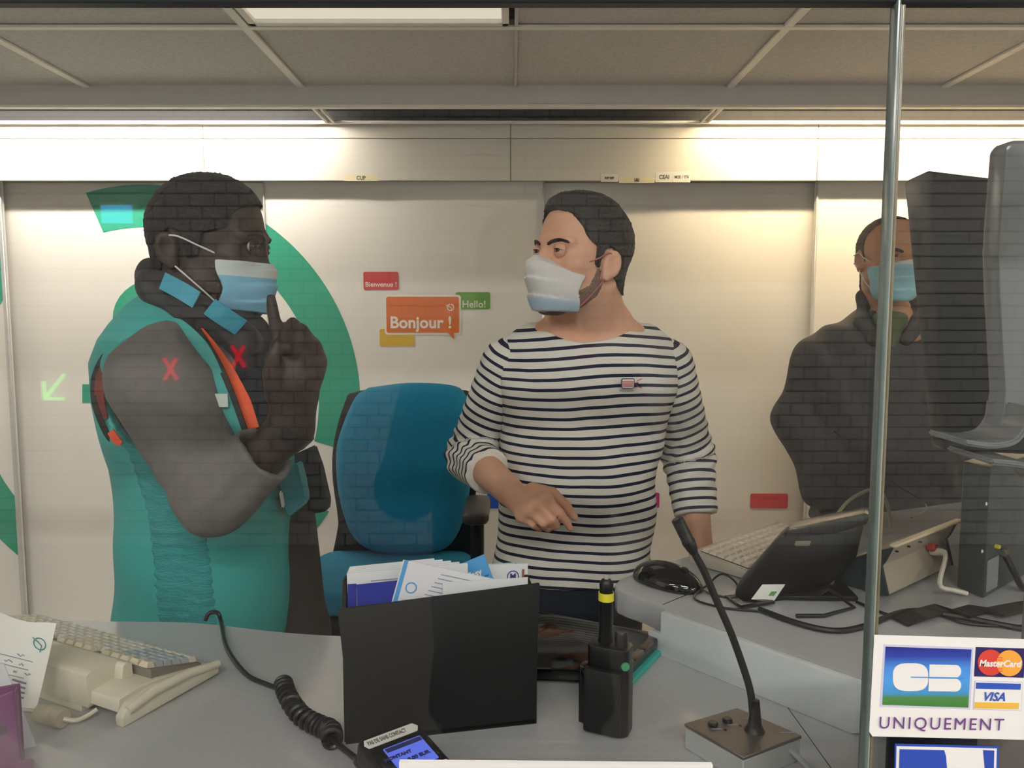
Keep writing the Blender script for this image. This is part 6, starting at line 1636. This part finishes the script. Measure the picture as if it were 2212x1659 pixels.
signal('gate_signal', 'green arrow gate signal reflected on the left door', 118, 835, [[(.06, .07), (-.05, -.06)], [(-.06, -.07), (.05, -.07)], [(-.06, -.07), (-.06, .03)]], (80, 220, 90), -3.2, 9.0)
sc_ = refl(252, 463, -3.3)
t = thing('info_screen', 'blue lit information screen reflected near the roundel', 'screen', sc_)
B().box((0, -.03, 0), (.20, .05, .13), .006, 2).build('housing', PEL, t)
B().box((0, 0, 0), (.175, .004, .10)).build('panel', mat('blue screen glow', (90, 170, 230), .4, var=0, emit=9.0, ecol=lin((90, 175, 235))[:3]), t)
# the photographer, holding a phone
def photographer():
    SK = MATS['tan skin']
    root = thing('person', 'photographer in dark coat and mask reflected faintly in the glass', 'person', (.02, -.46, 0))
    H = Head((.02, -.42, 1.42), math.pi, 0, 0, 1.05)
    rings = [(.80, .02, -.48, .17, .12), (1.10, .02, -.48, .18, .13), (1.28, .02, -.48, .20, .12), (1.36, .02, -.48, .17, .10), (1.42, .02, -.47, .07, .07)]
    lo = (-.36, -.75, 0); hi = (.40, -.02, 1.72); F = Field(lo, hi, .008); F.loft(rings, .02, infl=-.02); H.sculpt(F)
    F.cone(H.w((0, .034, .05)), (.02, -.46, 1.36), .06, .06, .03)
    hips = ((-.08, -.48, .88), (.12, -.48, .88)); legs(F, *hips, 0); feet(F, *hips, (0, 1, 0))
    for sg in (-1, 1):
        s_, e_, w_ = Vector((.02+sg*.19, -.48, 1.30)), Vector((.02+sg*.22, -.32, 1.12)), Vector((sg*.10, -.10, 1.40))
        F.cone(s_, e_, .045, .04, .03); F.cone(e_, w_, .04, .03, .02)
        k4 = [w_+Vector((-sg*.012, .045, -.022+.02*i)) for i in range(4)]
        hand(F, w_, k4, [[k+Vector((-sg*.02, .012, 0)), k+Vector((-sg*.035, .004, 0))] for k in k4], [w_, w_+Vector((-sg*.03, .02, .03)), w_+Vector((-sg*.045, .03, .035))])
    o, _ = F.build('body', SK, None); under(root, o)
    CO = mat('charcoal coat', (36, 36, 40), .85, var=.06)
    F = Field((-.38, -.75, .55), (.42, -.03, 1.46), .008); F.loft([(.60, .02, -.48, .19, .13)]+rings, .02, infl=.012)
    for sg in (-1, 1):
        s_, e_, w_ = Vector((.02+sg*.19, -.48, 1.30)), Vector((.02+sg*.22, -.32, 1.12)), Vector((sg*.10, -.10, 1.40))
        F.cone(s_, e_, .062, .056, .03); F.cone(e_, e_.lerp(w_, .8), .056, .045, .03)
    F.clip(lambda X, Y, Z: (1-np.sqrt(((X-.02)/.075)**2+((Y+.44)/.09)**2+((Z-1.44)/.08)**2))*.08)
    o, _ = F.build('coat', CO, None); under(root, o)
    F = Field((-.3, -.72, .05), (.34, -.25, .92), .010); legs(F, *hips, 0, infl=.012); F.clip(lambda X, Y, Z: .08-Z+X*0+Y*0)
    o, _ = F.build('trousers', CO, None); under(root, o)
    poly = [(-.07, .206), (-.05, .17), (-.02, .128), (.0, .096), (.004, .130), (.04, .12), (.05, .04), (.14, -.02), (.15, .3), (-.09, .3)]
    o = hair(H, None, MATS['dark brown hair'], poly, .010, .006); under(root, o)
    o = facemask(H, None, MATS['pale blue surgical mask'], h_=.005); under(root, o)
    ph = thing('phone', 'black phone held up by the photographer', 'phone', (0, -.02, 1.45))
    B().box((.02, 0, -.005), (.150, .008, .074), .006, 3).build('body', BLK, ph)
photographer()
